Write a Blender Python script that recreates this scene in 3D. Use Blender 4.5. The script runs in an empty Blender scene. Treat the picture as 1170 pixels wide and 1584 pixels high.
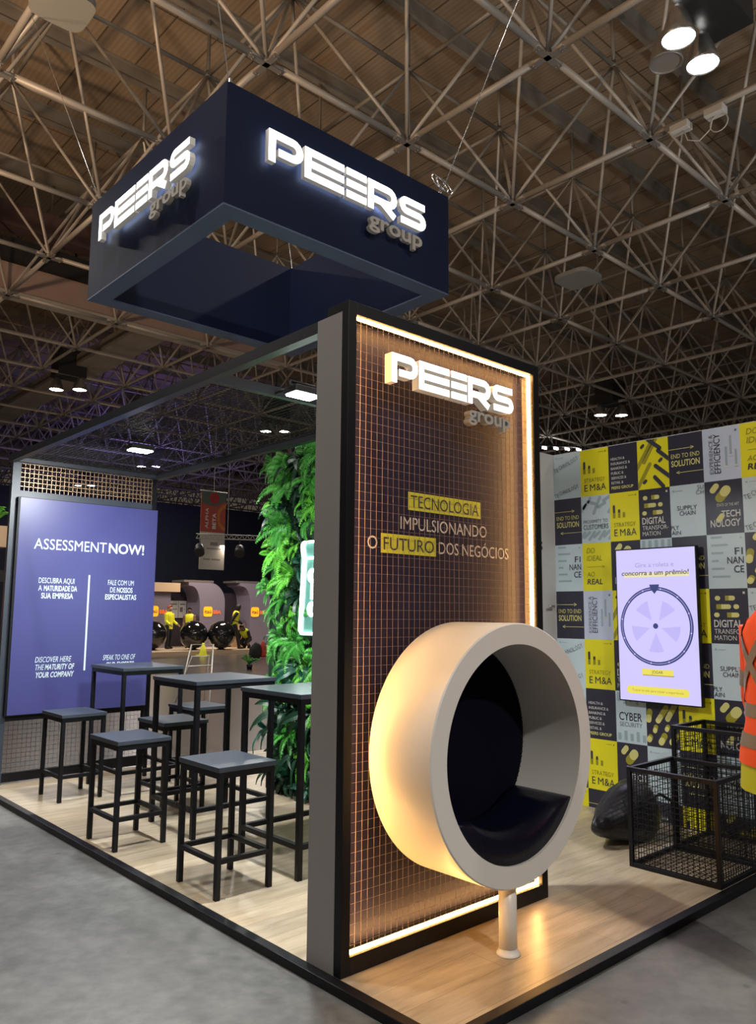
import bpy, bmesh, math, random
from mathutils import Vector, Matrix, Quaternion
random.seed(7)
S = bpy.context.scene
COL = S.collection
PI = math.pi

# ---------------------------------------------------------------- camera, world, exposure, hall light
cam_d = bpy.data.cameras.new('camera'); cam = bpy.data.objects.new('camera', cam_d); COL.objects.link(cam)
cR = Vector((0.73837402, -0.67434924, 0.00754372)); cU = Vector((-0.09194168, -0.08957679, 0.99172714)); cF = Vector((0.66809471, 0.73295914, 0.12814198))
M4 = Matrix(((cR.x, cU.x, -cF.x, -2.2987), (cR.y, cU.y, -cF.y, -2.7382), (cR.z, cU.z, -cF.z, 1.55), (0, 0, 0, 1)))
cam.matrix_world = M4
cam_d.sensor_fit = 'HORIZONTAL'; cam_d.sensor_width = 36.0; cam_d.lens = 1214.22 * 36.0 / 1170.0
cam_d.clip_end = 400
S.camera = cam
S.view_settings.view_transform = 'Standard'; S.view_settings.look = 'None'
S.view_settings.gamma = 1.0; S.view_settings.use_curve_mapping = False
S.view_settings.exposure = 0.0
S.cycles.use_denoising = True
S.cycles.max_bounces = 6

world = bpy.data.worlds.new('hall_air'); S.world = world; world.use_nodes = True
world.node_tree.nodes['Background'].inputs[0].default_value = (1.0, 0.80, 0.62, 1)
world.node_tree.nodes['Background'].inputs[1].default_value = 0.07

def area_light(name, loc, aim, power, size, color=(1, 1, 1), shape='DISK', size_y=None, spread=PI):
    d = bpy.data.lights.new(name, 'AREA'); d.shape = shape; d.size = size
    if size_y: d.size_y = size_y
    d.energy = power; d.color = color; d.spread = spread
    o = bpy.data.objects.new(name, d); COL.objects.link(o)
    o.location = loc
    o.rotation_euler = (Vector(aim) - Vector(loc)).to_track_quat('-Z', 'Y').to_euler()
    return o
HALL_P = 520
COOL = (0.93, 0.97, 1.0); NEUT = (1.0, 0.95, 0.88)
for (x, y, k) in [(7.85, 1.95, 1.0), (-1.3, -10.2, 2.0), (7.85, -10.2, .5), (-10.4, 1.95, .65), (-10.4, -10.2, .15), (-1.3, 1.95, .5),
                  (-1.3, 14.1, .7), (8.0, 25.3, 1.0), (17.24, 25.5, 1.0), (25.2, 13.7, .7), (17.0, 1.95, .6), (17.1, 37.4, .8), (7.85, 14.1, .35)]:
    area_light('hall_lamp_light', (x, y, 9.38), (x, y, 0), HALL_P * k, 0.45, NEUT)

# unseen upward lights, added to brighten the roof and its tubes
area_light('added_roof_wash', (-8, 6.5, 3.2), (-2, 9.5, 14), 900, 1.2, (1.0, .65, .38), spread=math.radians(120))
area_light('added_roof_wash', (-9, -6, 3.2), (-4, 2, 14), 230, 1.2, (1.0, .92, .82), spread=math.radians(120))
area_light('added_roof_wash', (9, -7, 3.2), (11, 1, 14), 250, 1.2, (1.0, .96, .90), spread=math.radians(120))

# ---------------------------------------------------------------- materials
MATS = {}
def mat(name, col, rough=.5, metal=0.0, emit=None, es=0.0, noise=0.0, nscale=8.0, coat=0.0, bump=0.0, alpha=None, trans=0.0, spec=.5):
    if name in MATS: return MATS[name]
    m = bpy.data.materials.new(name); m.use_nodes = True
    nt = m.node_tree; b = nt.nodes['Principled BSDF']
    b.inputs['Base Color'].default_value = (*col, 1); b.inputs['Roughness'].default_value = rough; b.inputs['Metallic'].default_value = metal
    b.inputs['Coat Weight'].default_value = coat; b.inputs['Coat Roughness'].default_value = .08
    b.inputs['Transmission Weight'].default_value = trans; b.inputs['Specular IOR Level'].default_value = spec
    if emit: b.inputs['Emission Color'].default_value = (*emit, 1); b.inputs['Emission Strength'].default_value = es
    if noise or bump:
        tc = nt.nodes.new('ShaderNodeTexCoord'); n = nt.nodes.new('ShaderNodeTexNoise'); n.inputs['Scale'].default_value = nscale; n.inputs['Detail'].default_value = 5
        nt.links.new(tc.outputs['Object'], n.inputs['Vector'])
        if noise:
            mx = nt.nodes.new('ShaderNodeMix'); mx.data_type = 'RGBA'
            mx.inputs[6].default_value = (*[c * (1 - noise) for c in col], 1); mx.inputs[7].default_value = (*[min(1, c * (1 + noise)) for c in col], 1)
            nt.links.new(n.outputs['Fac'], mx.inputs[0]); nt.links.new(mx.outputs[2], b.inputs['Base Color'])
        if bump:
            bp = nt.nodes.new('ShaderNodeBump'); bp.inputs['Strength'].default_value = bump; bp.inputs['Distance'].default_value = .01
            nt.links.new(n.outputs['Fac'], bp.inputs['Height']); nt.links.new(bp.outputs['Normal'], b.inputs['Normal'])
    MATS[name] = m; return m

def nodes_of(name, rough=.5):
    m = bpy.data.materials.new(name); m.use_nodes = True; MATS[name] = m
    return m, m.node_tree, m.node_tree.nodes, m.node_tree.links, m.node_tree.nodes['Principled BSDF']

def ramp(N, stops):
    r = N.new('ShaderNodeValToRGB'); e = r.color_ramp.elements
    e[0].position, e[0].color = stops[0][0], (*stops[0][1], 1); e[1].position, e[1].color = stops[-1][0], (*stops[-1][1], 1)
    for p, c in stops[1:-1]:
        x = e.new(p); x.color = (*c, 1)
    return r

def mat_concrete():
    m, nt, N, L, b = nodes_of('concrete')
    tc = N.new('ShaderNodeTexCoord'); n1 = N.new('ShaderNodeTexNoise'); n1.inputs['Scale'].default_value = .9; n1.inputs['Detail'].default_value = 9; n1.inputs['Roughness'].default_value = .62
    n2 = N.new('ShaderNodeTexNoise'); n2.inputs['Scale'].default_value = 14; n2.inputs['Detail'].default_value = 6
    L.new(tc.outputs['Object'], n1.inputs['Vector']); L.new(tc.outputs['Object'], n2.inputs['Vector'])
    r1 = ramp(N, [(.28, (.070, .069, .064)), (.5, (.118, .118, .111)), (.72, (.168, .168, .158))])
    L.new(n1.outputs['Fac'], r1.inputs['Fac'])
    r2 = ramp(N, [(.3, (.72, .72, .72)), (.65, (1.1, 1.1, 1.1))]); L.new(n2.outputs['Fac'], r2.inputs['Fac'])
    mx = N.new('ShaderNodeMix'); mx.data_type = 'RGBA'; mx.blend_type = 'MULTIPLY'; mx.inputs[0].default_value = 1
    L.new(r1.outputs[0], mx.inputs[6]); L.new(r2.outputs[0], mx.inputs[7])
    v = N.new('ShaderNodeTexVoronoi'); v.inputs['Scale'].default_value = 2.3
    L.new(tc.outputs['Object'], v.inputs['Vector'])
    r3 = ramp(N, [(.035, (.35, .35, .35)), (.06, (1, 1, 1))]); L.new(v.outputs['Distance'], r3.inputs['Fac'])
    mx2 = N.new('ShaderNodeMix'); mx2.data_type = 'RGBA'; mx2.blend_type = 'MULTIPLY'; mx2.inputs[0].default_value = .7
    L.new(mx.outputs[2], mx2.inputs[6]); L.new(r3.outputs[0], mx2.inputs[7]); L.new(mx2.outputs[2], b.inputs['Base Color'])
    b.inputs['Roughness'].default_value = .48
    bp = N.new('ShaderNodeBump'); bp.inputs['Strength'].default_value = .12; bp.inputs['Distance'].default_value = .01
    L.new(n2.outputs['Fac'], bp.inputs['Height']); L.new(bp.outputs['Normal'], b.inputs['Normal'])
    return m

def mat_planks(name, cols, width=.2, length=1.3, rough=.38, bright=1.0):
    m, nt, N, L, b = nodes_of(name)
    tc = N.new('ShaderNodeTexCoord')
    mp = N.new('ShaderNodeMapping'); mp.inputs['Scale'].default_value = (1.3, 11, 1); L.new(tc.outputs['Object'], mp.inputs['Vector'])
    n = N.new('ShaderNodeTexNoise'); n.inputs['Scale'].default_value = 1.6; n.inputs['Detail'].default_value = 8; n.inputs['Roughness'].default_value = .6; n.inputs['Distortion'].default_value = .6
    L.new(mp.outputs[0], n.inputs['Vector'])
    r = ramp(N, [(.28, cols[0]), (.5, cols[1]), (.74, cols[2])]); L.new(n.outputs['Fac'], r.inputs['Fac'])
    br = N.new('ShaderNodeTexBrick'); br.inputs['Scale'].default_value = 1; br.inputs['Brick Width'].default_value = length; br.inputs['Row Height'].default_value = width
    br.inputs['Mortar Size'].default_value = .0016; br.inputs['Color1'].default_value = (.90, .90, .90, 1); br.inputs['Color2'].default_value = (1.06, 1.04, 1.0, 1); br.inputs['Mortar'].default_value = (.6, .57, .52, 1)
    L.new(tc.outputs['Object'], br.inputs['Vector'])
    mx = N.new('ShaderNodeMix'); mx.data_type = 'RGBA'; mx.blend_type = 'MULTIPLY'; mx.inputs[0].default_value = 1
    L.new(r.outputs[0], mx.inputs[6]); L.new(br.outputs['Color'], mx.inputs[7]); L.new(mx.outputs[2], b.inputs['Base Color'])
    b.inputs['Roughness'].default_value = rough
    return m

def mat_roof():
    m, nt, N, L, b = nodes_of('roof_sheet')
    tc = N.new('ShaderNodeTexCoord')
    w = N.new('ShaderNodeTexWave'); w.wave_type = 'BANDS'; w.bands_direction = 'X'; w.inputs['Scale'].default_value = 2.6; w.inputs['Distortion'].default_value = 0
    L.new(tc.outputs['Object'], w.inputs['Vector'])
    n = N.new('ShaderNodeTexNoise'); n.inputs['Scale'].default_value = .35; n.inputs['Detail'].default_value = 6; L.new(tc.outputs['Object'], n.inputs['Vector'])
    br = N.new('ShaderNodeTexBrick'); br.offset = 0; br.inputs['Scale'].default_value = 1; br.inputs['Brick Width'].default_value = 1.02; br.inputs['Row Height'].default_value = 6.1
    br.inputs['Mortar Size'].default_value = .02; br.inputs['Color1'].default_value = (1, 1, 1, 1); br.inputs['Color2'].default_value = (.86, .85, .84, 1); br.inputs['Mortar'].default_value = (.35, .33, .3, 1)
    L.new(tc.outputs['Object'], br.inputs['Vector'])
    r = ramp(N, [(.3, (.31, .235, .165)), (.55, (.40, .31, .22)), (.75, (.46, .365, .27))]); L.new(n.outputs['Fac'], r.inputs['Fac'])
    r2 = ramp(N, [(0, (.84, .84, .84)), (1, (1, 1, 1))]); L.new(w.outputs['Fac'], r2.inputs['Fac'])
    mx = N.new('ShaderNodeMix'); mx.data_type = 'RGBA'; mx.blend_type = 'MULTIPLY'; mx.inputs[0].default_value = 1
    L.new(r.outputs[0], mx.inputs[6]); L.new(br.outputs['Color'], mx.inputs[7])
    mx2 = N.new('ShaderNodeMix'); mx2.data_type = 'RGBA'; mx2.blend_type = 'MULTIPLY'; mx2.inputs[0].default_value = 1
    L.new(mx.outputs[2], mx2.inputs[6]); L.new(r2.outputs[0], mx2.inputs[7]); L.new(mx2.outputs[2], b.inputs['Base Color'])
    b.inputs['Roughness'].default_value = .7
    return m

CONC = mat_concrete()
DECK = mat_planks('pale_oak_planks', [(.30, .235, .155), (.43, .35, .245), (.54, .46, .345)], .19, 1.25, .36)
BROWN = mat_planks('brown_walkway_planks', [(.055, .042, .035), (.10, .078, .063), (.15, .118, .097)], .3, 2.4, .26)
ROOF = mat_roof()
BLACK = mat('black_powder_coat', (.0045, .0048, .007), .45, noise=.15, nscale=30, spec=.28)
TOPBLK = mat('charcoal_laminate', (.045, .055, .072), .34, noise=.12, nscale=18)
DARK = mat('dark_steel', (.02, .02, .022), .5)
GREYM = mat('warm_grey_paint', (.30, .28, .275), .55, noise=.04, nscale=4)
NAVY = mat('navy_paint', (.0045, .0105, .040), .6, spec=.22, noise=.3, nscale=2.2)
SOFFIT = mat('navy_soffit_lit_tone', (.085, .12, .20), .55, noise=.1, nscale=2)  # navy lightened: the light from below is put into this colour
NAVYB = mat('navy_print', (.012, .0115, .036), .5, spec=.2)
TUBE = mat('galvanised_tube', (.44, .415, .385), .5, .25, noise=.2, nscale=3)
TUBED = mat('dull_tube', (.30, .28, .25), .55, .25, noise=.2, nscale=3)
PLATE = mat('grey_node_plate', (.28, .27, .26), .5, .4)
WHITE = mat('white_satin', (.80, .78, .74), .42, coat=.06)
WHITEI = mat('white_matt', (.62, .60, .57), .5)
LEATHER = mat('navy_leather', (.003, .0035, .015), .36, spec=.28, bump=.15, nscale=60)
FELT = mat('navy_fabric', (.0025, .0025, .010), .9, spec=.1, bump=.3, nscale=120)
WIRE = mat('pale_wire', (.23, .175, .18), .55, spec=.3)
WIREB = mat('black_wire', (.008, .008, .009), .5, spec=.2)
WIREC = mat('coppery_wire', (.62, .40, .24), .4, .5)
LED = mat('warm_led_strip', (.9, .8, .6), .4, emit=(1.0, .50, .14), es=66)
LETTER = mat('lit_white_acrylic', (.9, .9, .9), .3, emit=(1, 1, 1), es=3.2)
LETSIDE = mat('white_acrylic_edge', (.75, .73, .68), .35, emit=(1, .93, .80), es=.10)  # faint warm emission stands in for light falling on the letter sides
LETBACK = mat('halo_back_light', (.9, .9, .95), .4, emit=(.75, .86, 1.0), es=5.0)
GREYL = mat('pale_grey_letters', (.50, .47, .43), .45)
NEON = mat('white_neon_tube', (.9, .95, .9), .3, emit=(.86, 1.0, .90), es=9)
ACRYL = mat('green_tinted_acrylic', (.10, .26, .22), .15, trans=.0)
LAMP = mat('lamp_lens_lit', (1, 1, 1), .3, emit=(1, .97, .9), es=40)
LAMPOFF = mat('lamp_lens_unlit', (.32, .31, .29), .25, .3)
FLOOD = mat('flood_lens_lit', (1, 1, 1), .3, emit=(.95, .98, 1), es=60)
CHROME = mat('bright_steel', (.6, .6, .6), .25, .9)
CURT = mat('dark_curtain', (.010, .013, .028), .9, noise=.3, nscale=1.5)
SCREENL = mat('lilac_screen', (.1, .1, .15), .3, emit=(.52, .46, .92), es=.92)
SCREENW = mat('pale_lilac_screen', (.1, .1, .15), .3, emit=(.64, .58, .98), es=.92)
SCREENV = mat('mid_lilac_screen', (.1, .1, .15), .3, emit=(.50, .45, .86), es=.92)
SCREENY = mat('yellow_screen', (.1, .1, .05), .3, emit=(.92, .80, .10), es=.85)
SCREENP = mat('pale_yellow_screen', (.1, .1, .05), .3, emit=(.90, .82, .48), es=.85)
SCREEND = mat('indigo_screen', (.02, .02, .05), .3, emit=(.035, .045, .17), es=1)
SCREENK = mat('dark_text_screen', (.02, .02, .03), .3, emit=(.06, .05, .08), es=1)
SCREENT = mat('mauve_text_screen', (.05, .05, .05), .3, emit=(.36, .30, .55), es=1)
SCREENO = mat('ochre_text_screen', (.05, .05, .02), .3, emit=(.36, .27, .02), es=1)
LILAC = mat('violet_banner_print', (.056, .058, .195), .36)
BTEXT = mat('pale_blue_print', (.62, .74, .80), .5)
PY = mat('poster_yellow', (.70, .64, .012), .32)
PL = mat('poster_pale_blue', (.47, .57, .61), .32)
PLV = mat('poster_lavender', (.47, .53, .66), .32)
PN = mat('poster_ink', (.025, .024, .042), .32)
PLM = mat('poster_pale_blue_mid', (.29, .38, .42), .32)
PTD = mat('poster_dark_type', (.03, .03, .05), .4)
PTG = mat('poster_grey_type', (.13, .15, .17), .4)
PTO = mat('poster_olive_type', (.27, .24, .01), .4)
PTW = mat('poster_white_type', (.55, .55, .52), .4)
PTC = mat('poster_cream_type', (.60, .57, .20), .4)
PYD = mat('poster_yellow_shade', (.30, .27, .02), .35)
HIY = mat('slogan_yellow', (.52, .55, .04), .5)
SLW = mat('slogan_white', (.55, .54, .52), .5)
WALLW = mat('white_partition', (.55, .55, .54), .5, noise=.03, nscale=2)

# ---------------------------------------------------------------- mesh helpers
class MB:
    def __init__(s): s.bm = bmesh.new(); s.mats = []
    def mi(s, m):
        if m is None: return 0
        if m not in s.mats: s.mats.append(m)
        return s.mats.index(m)
    def face(s, pts, m=None):
        i = s.mi(m); f = s.bm.faces.new([s.bm.verts.new(p) for p in pts]); f.material_index = i; return f
    def box(s, a, b, m=None):
        i = s.mi(m)
        x0, x1 = sorted((a[0], b[0])); y0, y1 = sorted((a[1], b[1])); z0, z1 = sorted((a[2], b[2]))
        v = [s.bm.verts.new(p) for p in ((x0,y0,z0),(x1,y0,z0),(x1,y1,z0),(x0,y1,z0),(x0,y0,z1),(x1,y0,z1),(x1,y1,z1),(x0,y1,z1))]
        for q in ((0,3,2,1),(4,5,6,7),(0,1,5,4),(1,2,6,5),(2,3,7,6),(3,0,4,7)):
            s.bm.faces.new([v[k] for k in q]).material_index = i
    def tube(s, a, b, r, n=8, m=None, r2=None, caps=True):
        i = s.mi(m); a = Vector(a); b = Vector(b); d = (b - a).normalized()
        u = d.orthogonal().normalized(); w = d.cross(u); r2 = r if r2 is None else r2
        A = [s.bm.verts.new(a + (u * math.cos(t) + w * math.sin(t)) * r) for t in [2 * PI * k / n for k in range(n)]]
        B = [s.bm.verts.new(b + (u * math.cos(t) + w * math.sin(t)) * r2) for t in [2 * PI * k / n for k in range(n)]]
        for k in range(n):
            f = s.bm.faces.new((A[k], A[(k+1) % n], B[(k+1) % n], B[k])); f.material_index = i; f.smooth = n > 5
        if caps:
            s.bm.faces.new(A[::-1]).material_index = i; s.bm.faces.new(B).material_index = i
    def path(s, pts, r, n=8, m=None, closed=False):
        i = s.mi(m); P = [Vector(p) for p in pts]; rings = []; L = len(P)
        up = None
        for k in range(L):
            if closed: d = (P[(k+1) % L] - P[k-1]).normalized()
            else: d = (P[min(k+1, L-1)] - P[max(k-1, 0)]).normalized()
            if up is None: up = d.orthogonal().normalized()
            up = (up - d * up.dot(d)).normalized(); w = d.cross(up)
            rings.append([s.bm.verts.new(P[k] + (up * math.cos(2*PI*j/n) + w * math.sin(2*PI*j/n)) * r) for j in range(n)])
        for k in range(L if closed else L - 1):
            A, B = rings[k], rings[(k+1) % L]
            for j in range(n):
                f = s.bm.faces.new((A[j], A[(j+1) % n], B[(j+1) % n], B[j])); f.material_index = i; f.smooth = True
        if not closed:
            s.bm.faces.new(rings[0][::-1]).material_index = i; s.bm.faces.new(rings[-1]).material_index = i
    def lathe(s, prof, origin, axis='Z', n=48, m=None, closed=False, smooth=True):
        i = s.mi(m); o = Vector(origin); rings = []
        for (r, h) in prof:
            ring = []
            for k in range(n):
                t = 2*PI*k/n; c, q = math.cos(t) * r, math.sin(t) * r
                p = {'Z': (c, q, h), 'Y': (c, h, q), 'X': (h, c, q)}[axis]
                ring.append(s.bm.verts.new(o + Vector(p)))
            rings.append(ring)
        K = len(rings)
        for k in range(K if closed else K - 1):
            A, B = rings[k], rings[(k+1) % K]
            for j in range(n):
                f = s.bm.faces.new((A[j], A[(j+1) % n], B[(j+1) % n], B[j])); f.material_index = i; f.smooth = smooth
    def build(s, name, m=None, parent=None, bevel=0.0, auto=None):
        if not s.mats: s.mats = [m]
        bmesh.ops.recalc_face_normals(s.bm, faces=s.bm.faces)
        me = bpy.data.meshes.new(name); s.bm.to_mesh(me); s.bm.free()
        for q in s.mats: me.materials.append(q)
        o = bpy.data.objects.new(name, me); COL.objects.link(o)
        if parent:
            o.parent = parent
            pt = parent; off = Vector()
            while pt: off += pt.location; pt = pt.parent
            me.transform(Matrix.Translation(-off))
        if bevel:
            b = o.modifiers.new('bevel', 'BEVEL'); b.width = bevel; b.segments = 2; b.limit_method = 'ANGLE'
        return o

def thing(name, label, cat, loc=(0, 0, 0), group=None, kind=None):
    o = bpy.data.objects.new(name, None); COL.objects.link(o); o.location = loc; o.empty_display_size = .1
    if label: o['label'] = label
    if cat: o['category'] = cat
    if group: o['group'] = group
    if kind: o['kind'] = kind
    return o
def tag(o, label, cat, group=None, kind=None):
    o['label'] = label; o['category'] = cat
    if group: o['group'] = group
    if kind: o['kind'] = kind
    return o
def struct(o, label=None):
    o['kind'] = 'structure'
    if label: o['label'] = label
    return o
def copy_tree(o, loc, label=None, rotz=0):
    c = o.copy(); COL.objects.link(c); c.location = loc; c.rotation_euler = (0, 0, rotz)
    if label: c['label'] = label
    for ch in o.children:
        d = ch.copy(); COL.objects.link(d); d.parent = c
        for g in ch.children:
            e = g.copy(); COL.objects.link(e); e.parent = d
    return c

# ---- text and flat print
_tc = {}
def text_geo(s, bold=0.0, extrude=0.0):
    key = (s, bold, extrude)
    if key in _tc: return _tc[key]
    cu = bpy.data.curves.new('t', 'FONT'); cu.body = s; cu.size = 1; cu.offset = bold; cu.extrude = extrude; cu.resolution_u = 3; cu.fill_mode = 'BOTH' if extrude else 'FRONT'
    o = bpy.data.objects.new('t', cu); COL.objects.link(o)
    me = bpy.data.meshes.new_from_object(o.evaluated_get(bpy.context.evaluated_depsgraph_get()))
    V = [tuple(v.co) for v in me.vertices]; F = [tuple(p.vertices) for p in me.polygons]
    bpy.data.objects.remove(o); bpy.data.curves.remove(cu); bpy.data.meshes.remove(me)
    _tc[key] = (V, F); return _tc[key]
_cap = {}
def cap_h(bold):
    if bold not in _cap:
        V, F = text_geo('H', bold); _cap[bold] = max(v[1] for v in V)
    return _cap[bold]

class Flat:
    """flat print on a plane: O origin, U right, V up, N out"""
    def __init__(s, O, U, V):
        s.mb = MB(); s.O = Vector(O); s.U = Vector(U); s.V = Vector(V); s.N = s.U.cross(s.V)
    def p(s, x, y, l): return s.O + s.U * x + s.V * y + s.N * (l * .0012)
    def poly(s, pts, m, l=1): s.mb.face([s.p(x, y, l) for x, y in pts], m)
    def rect(s, x0, y0, x1, y1, m, l=1): s.poly([(x0, y0), (x1, y0), (x1, y1), (x0, y1)], m, l)
    def ellipse(s, x, y, rx, ry, m, l=1, n=24): s.poly([(x + rx * math.cos(2*PI*k/n), y + ry * math.sin(2*PI*k/n)) for k in range(n)], m, l)
    def pill(s, x0, y0, x1, y1, r, m, l=1, clip=None):
        a = math.atan2(y1 - y0, x1 - x0); P = []
        for k in range(9): t = a + PI/2 + PI * k / 8; P.append((x0 + r * math.cos(t), y0 + r * math.sin(t)))
        for k in range(9): t = a - PI/2 + PI * k / 8; P.append((x1 + r * math.cos(t), y1 + r * math.sin(t)))
        if clip: P = clip_poly(P, *clip)
        if len(P) > 2: s.poly(P, m, l)
    def ring(s, x, y, r0, r1, m, l=1, n=64):
        for k in range(n):
            a, b = 2*PI*k/n, 2*PI*(k+1)/n
            s.poly([(x + r0*math.cos(a), y + r0*math.sin(a)), (x + r1*math.cos(a), y + r1*math.sin(a)), (x + r1*math.cos(b), y + r1*math.sin(b)), (x + r0*math.cos(b), y + r0*math.sin(b))], m, l)
    def text(s, t, x, y, h, m, l=2, w=None, align='L', bold=0.0, rot=0, shear=0.0, sx=.8, clip=None):
        V, F = text_geo(t, bold); ch = cap_h(bold)
        if not F: return
        mn = min(v[0] for v in V); mx = max(v[0] for v in V)
        sy = h / ch; kx = (w / (mx - mn)) if w else sy * sx
        W = (mx - mn) * kx; off = {'L': 0, 'C': -W/2, 'R': -W}[align]
        i = s.mb.mi(m); c, q = math.cos(rot), math.sin(rot)
        P = []
        for v in V:
            a = (v[0] - mn) * kx + off + shear * v[1] * sy; b = v[1] * sy
            P.append((x + a*c - b*q, y + a*q + b*c))
        vs = [None] * len(P)
        for f in F:
            pp = [P[k] for k in f]
            if clip and not all(clip[0] <= a <= clip[2] and clip[1] <= b <= clip[3] for a, b in pp): continue
            for k in f:
                if vs[k] is None: vs[k] = s.mb.bm.verts.new(s.p(*P[k], l))
            try: s.mb.bm.faces.new([vs[k] for k in f]).material_index = i
            except ValueError: pass
    def build(s, name, parent=None): return s.mb.build(name, None, parent)

def clip_poly(P, x0, y0, x1, y1):
    def cl(P, f, g):
        R = []
        for k in range(len(P)):
            a, b = P[k-1], P[k]
            if f(b) >= 0:
                if f(a) < 0: R.append(g(a, b))
                R.append(b)
            elif f(a) >= 0: R.append(g(a, b))
        return R
    for f in (lambda p: p[0]-x0, lambda p: x1-p[0], lambda p: p[1]-y0, lambda p: y1-p[1]):
        def g(a, b, f=f):
            t = f(a) / (f(a) - f(b)); return (a[0] + (b[0]-a[0])*t, a[1] + (b[1]-a[1])*t)
        if P: P = cl(P, f, g)
    return P

def ribbon(path, t):
    L = []; R = []
    for k in range(len(path)):
        p = Vector(path[k])
        d0 = (p - Vector(path[k-1])).normalized() if k > 0 else None
        d1 = (Vector(path[k+1]) - p).normalized() if k < len(path)-1 else None
        if d0 is None: d0 = d1
        if d1 is None: d1 = d0
        n0 = Vector((-d0.y, d0.x)); n1 = Vector((-d1.y, d1.x)); n = (n0 + n1).normalized()
        s = (t/2) / max(.35, n.dot(n0))
        L.append(tuple(p + n*s)); R.append(tuple(p - n*s))
    return L, R
def arc(cx, cy, r, a0, a1, n=8): return [(cx + r*math.cos(math.radians(a0 + (a1-a0)*k/n)), cy + r*math.sin(math.radians(a0 + (a1-a0)*k/n))) for k in range(n+1)]

TK = .242
# the five glyphs of the lit word, on a unit of letter height 1; x positions measured along the word
def glyphs():
    t = TK; h = t/2; g = {}
    r = .255
    w = 1.22
    g['P'] = [[(h, 0), (h, 1-h), (w-h-r, 1-h)] + arc(w-h-r, 1-h-r, r, 90, -90)[1:] + [(t+.10, 1-h-2*r)]]
    w = 1.51
    g['E'] = [[(w, 1-h), (h, 1-h), (h, h), (w, h)], [(t-.02, .5), (w, .5)]]
    w = .82
    g['B'] = [[(0, 1-h), (w, 1-h)], [(0, .5), (w, .5)], [(0, h), (w, h)]]
    w = 1.26; r = .25
    g['R'] = [[(h, 0), (h, 1-h), (w-h-r, 1-h)] + arc(w-h-r, 1-h-r, r, 90, -90)[1:] + [(t+.02, 1-h-2*r)], [(w*.46, 1-h-2*r), (w-.10, .02)]]
    w = 1.22; r = (1-t)/4
    g['S'] = [[(w-.05, 1-h), (h+r, 1-h)] + arc(h+r, 1-h-r, r, 90, 270)[1:] + [(w-h-r, .5)] + arc(w-h-r, .5-r, r, 90, -90)[1:] + [(.05, h)]]
    return g
GL = glyphs()
XS = {'P': 0, 'E': 1.28, 'B': 2.89, 'R': 3.78, 'S': 5.17}
LW = 6.42
def word_sign(parent, O, U, N, width, height, depth, gap, halo=True):
    """the lit word (five letters) plus the small script word; O = lower left of the word on the board"""
    U = Vector(U); N = Vector(N); V = Vector((0, 0, 1)); O = Vector(O); kx = width / LW
    for g in 'PEBRS':
        mb = MB(); a, b, c = mb.mi(LETTER), mb.mi(LETSIDE), mb.mi(LETBACK if halo else LETSIDE)
        for path in GL[g]:
            L, R = ribbon(path, TK)
            def P(q, n): return O + U * ((q[0] + XS[g]) * kx) + V * (q[1] * height) + N * n
            fl = [mb.bm.verts.new(P(q, gap+depth)) for q in L]; fr = [mb.bm.verts.new(P(q, gap+depth)) for q in R]
            bl = [mb.bm.verts.new(P(q, gap)) for q in L]; br = [mb.bm.verts.new(P(q, gap)) for q in R]
            n = len(L)
            for k in range(n-1):
                mb.bm.faces.new((fl[k], fl[k+1], fr[k+1], fr[k])).material_index = a
                mb.bm.faces.new((bl[k], br[k], br[k+1], bl[k+1])).material_index = c
                mb.bm.faces.new((fl[k], bl[k], bl[k+1], fl[k+1])).material_index = b
                mb.bm.faces.new((fr[k], fr[k+1], br[k+1], br[k])).material_index = b
            for k in (0, n-1): mb.bm.faces.new((fl[k], fr[k], br[k], bl[k])).material_index = b
        o = mb.build('lit_letter', None, parent); o['label'] = 'white light-up letter'
    # script word
    gw = width * .372; x = width * .60; h = height * .40; y = -height * .58
    V0, F0 = text_geo('group', .022); mn = min(v[0] for v in V0); mx = max(v[0] for v in V0); k0 = gw / (mx - mn)
    adv = 0
    for idx, ch in enumerate('group'):
        pv, pf = text_geo('group'[:idx+1], .022); right = max(v[0] for v in pv)
        v1, f1 = text_geo(ch, .022); wd = max(v[0] for v in v1) - min(v[0] for v in v1)
        left = right - wd
        ve, fe = text_geo(ch, .022, .05); m0 = min(v[0] for v in ve)
        mb = MB(); mb.mi(GREYL)
        vv = [mb.bm.verts.new(O + U * (x + (left - mn + v[0] - m0) * k0) + V * (y + v[1] * h / .53) + N * (gap + depth*.5 + v[2] / .05 * depth * .4)) for v in ve]
        for f in fe:
            try: mb.bm.faces.new([vv[q] for q in f])
            except ValueError: pass
        o = mb.build('script_letter', None, parent); o['label'] = 'unlit grey lower-case letter'

def wire_grid(mb, O, U, V, w, h, s, r, m=None, sv=None):
    O = Vector(O); U = Vector(U); V = Vector(V); N = U.cross(V); sv = sv or s
    def bar(a, b, du, dv):
        q = [a - du*r - dv*0 - N*r, a + du*r - N*r, a + du*r + N*r, a - du*r + N*r]
        q2 = [x + (b - a) for x in q]; i = mb.mi(m)
        A = [mb.bm.verts.new(x) for x in q]; B = [mb.bm.verts.new(x) for x in q2]
        for k in range(4): mb.bm.faces.new((A[k], A[(k+1) % 4], B[(k+1) % 4], B[k])).material_index = i
    n = max(1, round(w / s)); k = max(1, round(h / sv))
    for i in range(n + 1): bar(O + U*(w*i/n), O + U*(w*i/n) + V*h, U, V)
    for i in range(k + 1): bar(O + V*(h*i/k), O + V*(h*i/k) + U*w, V, U)

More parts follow.
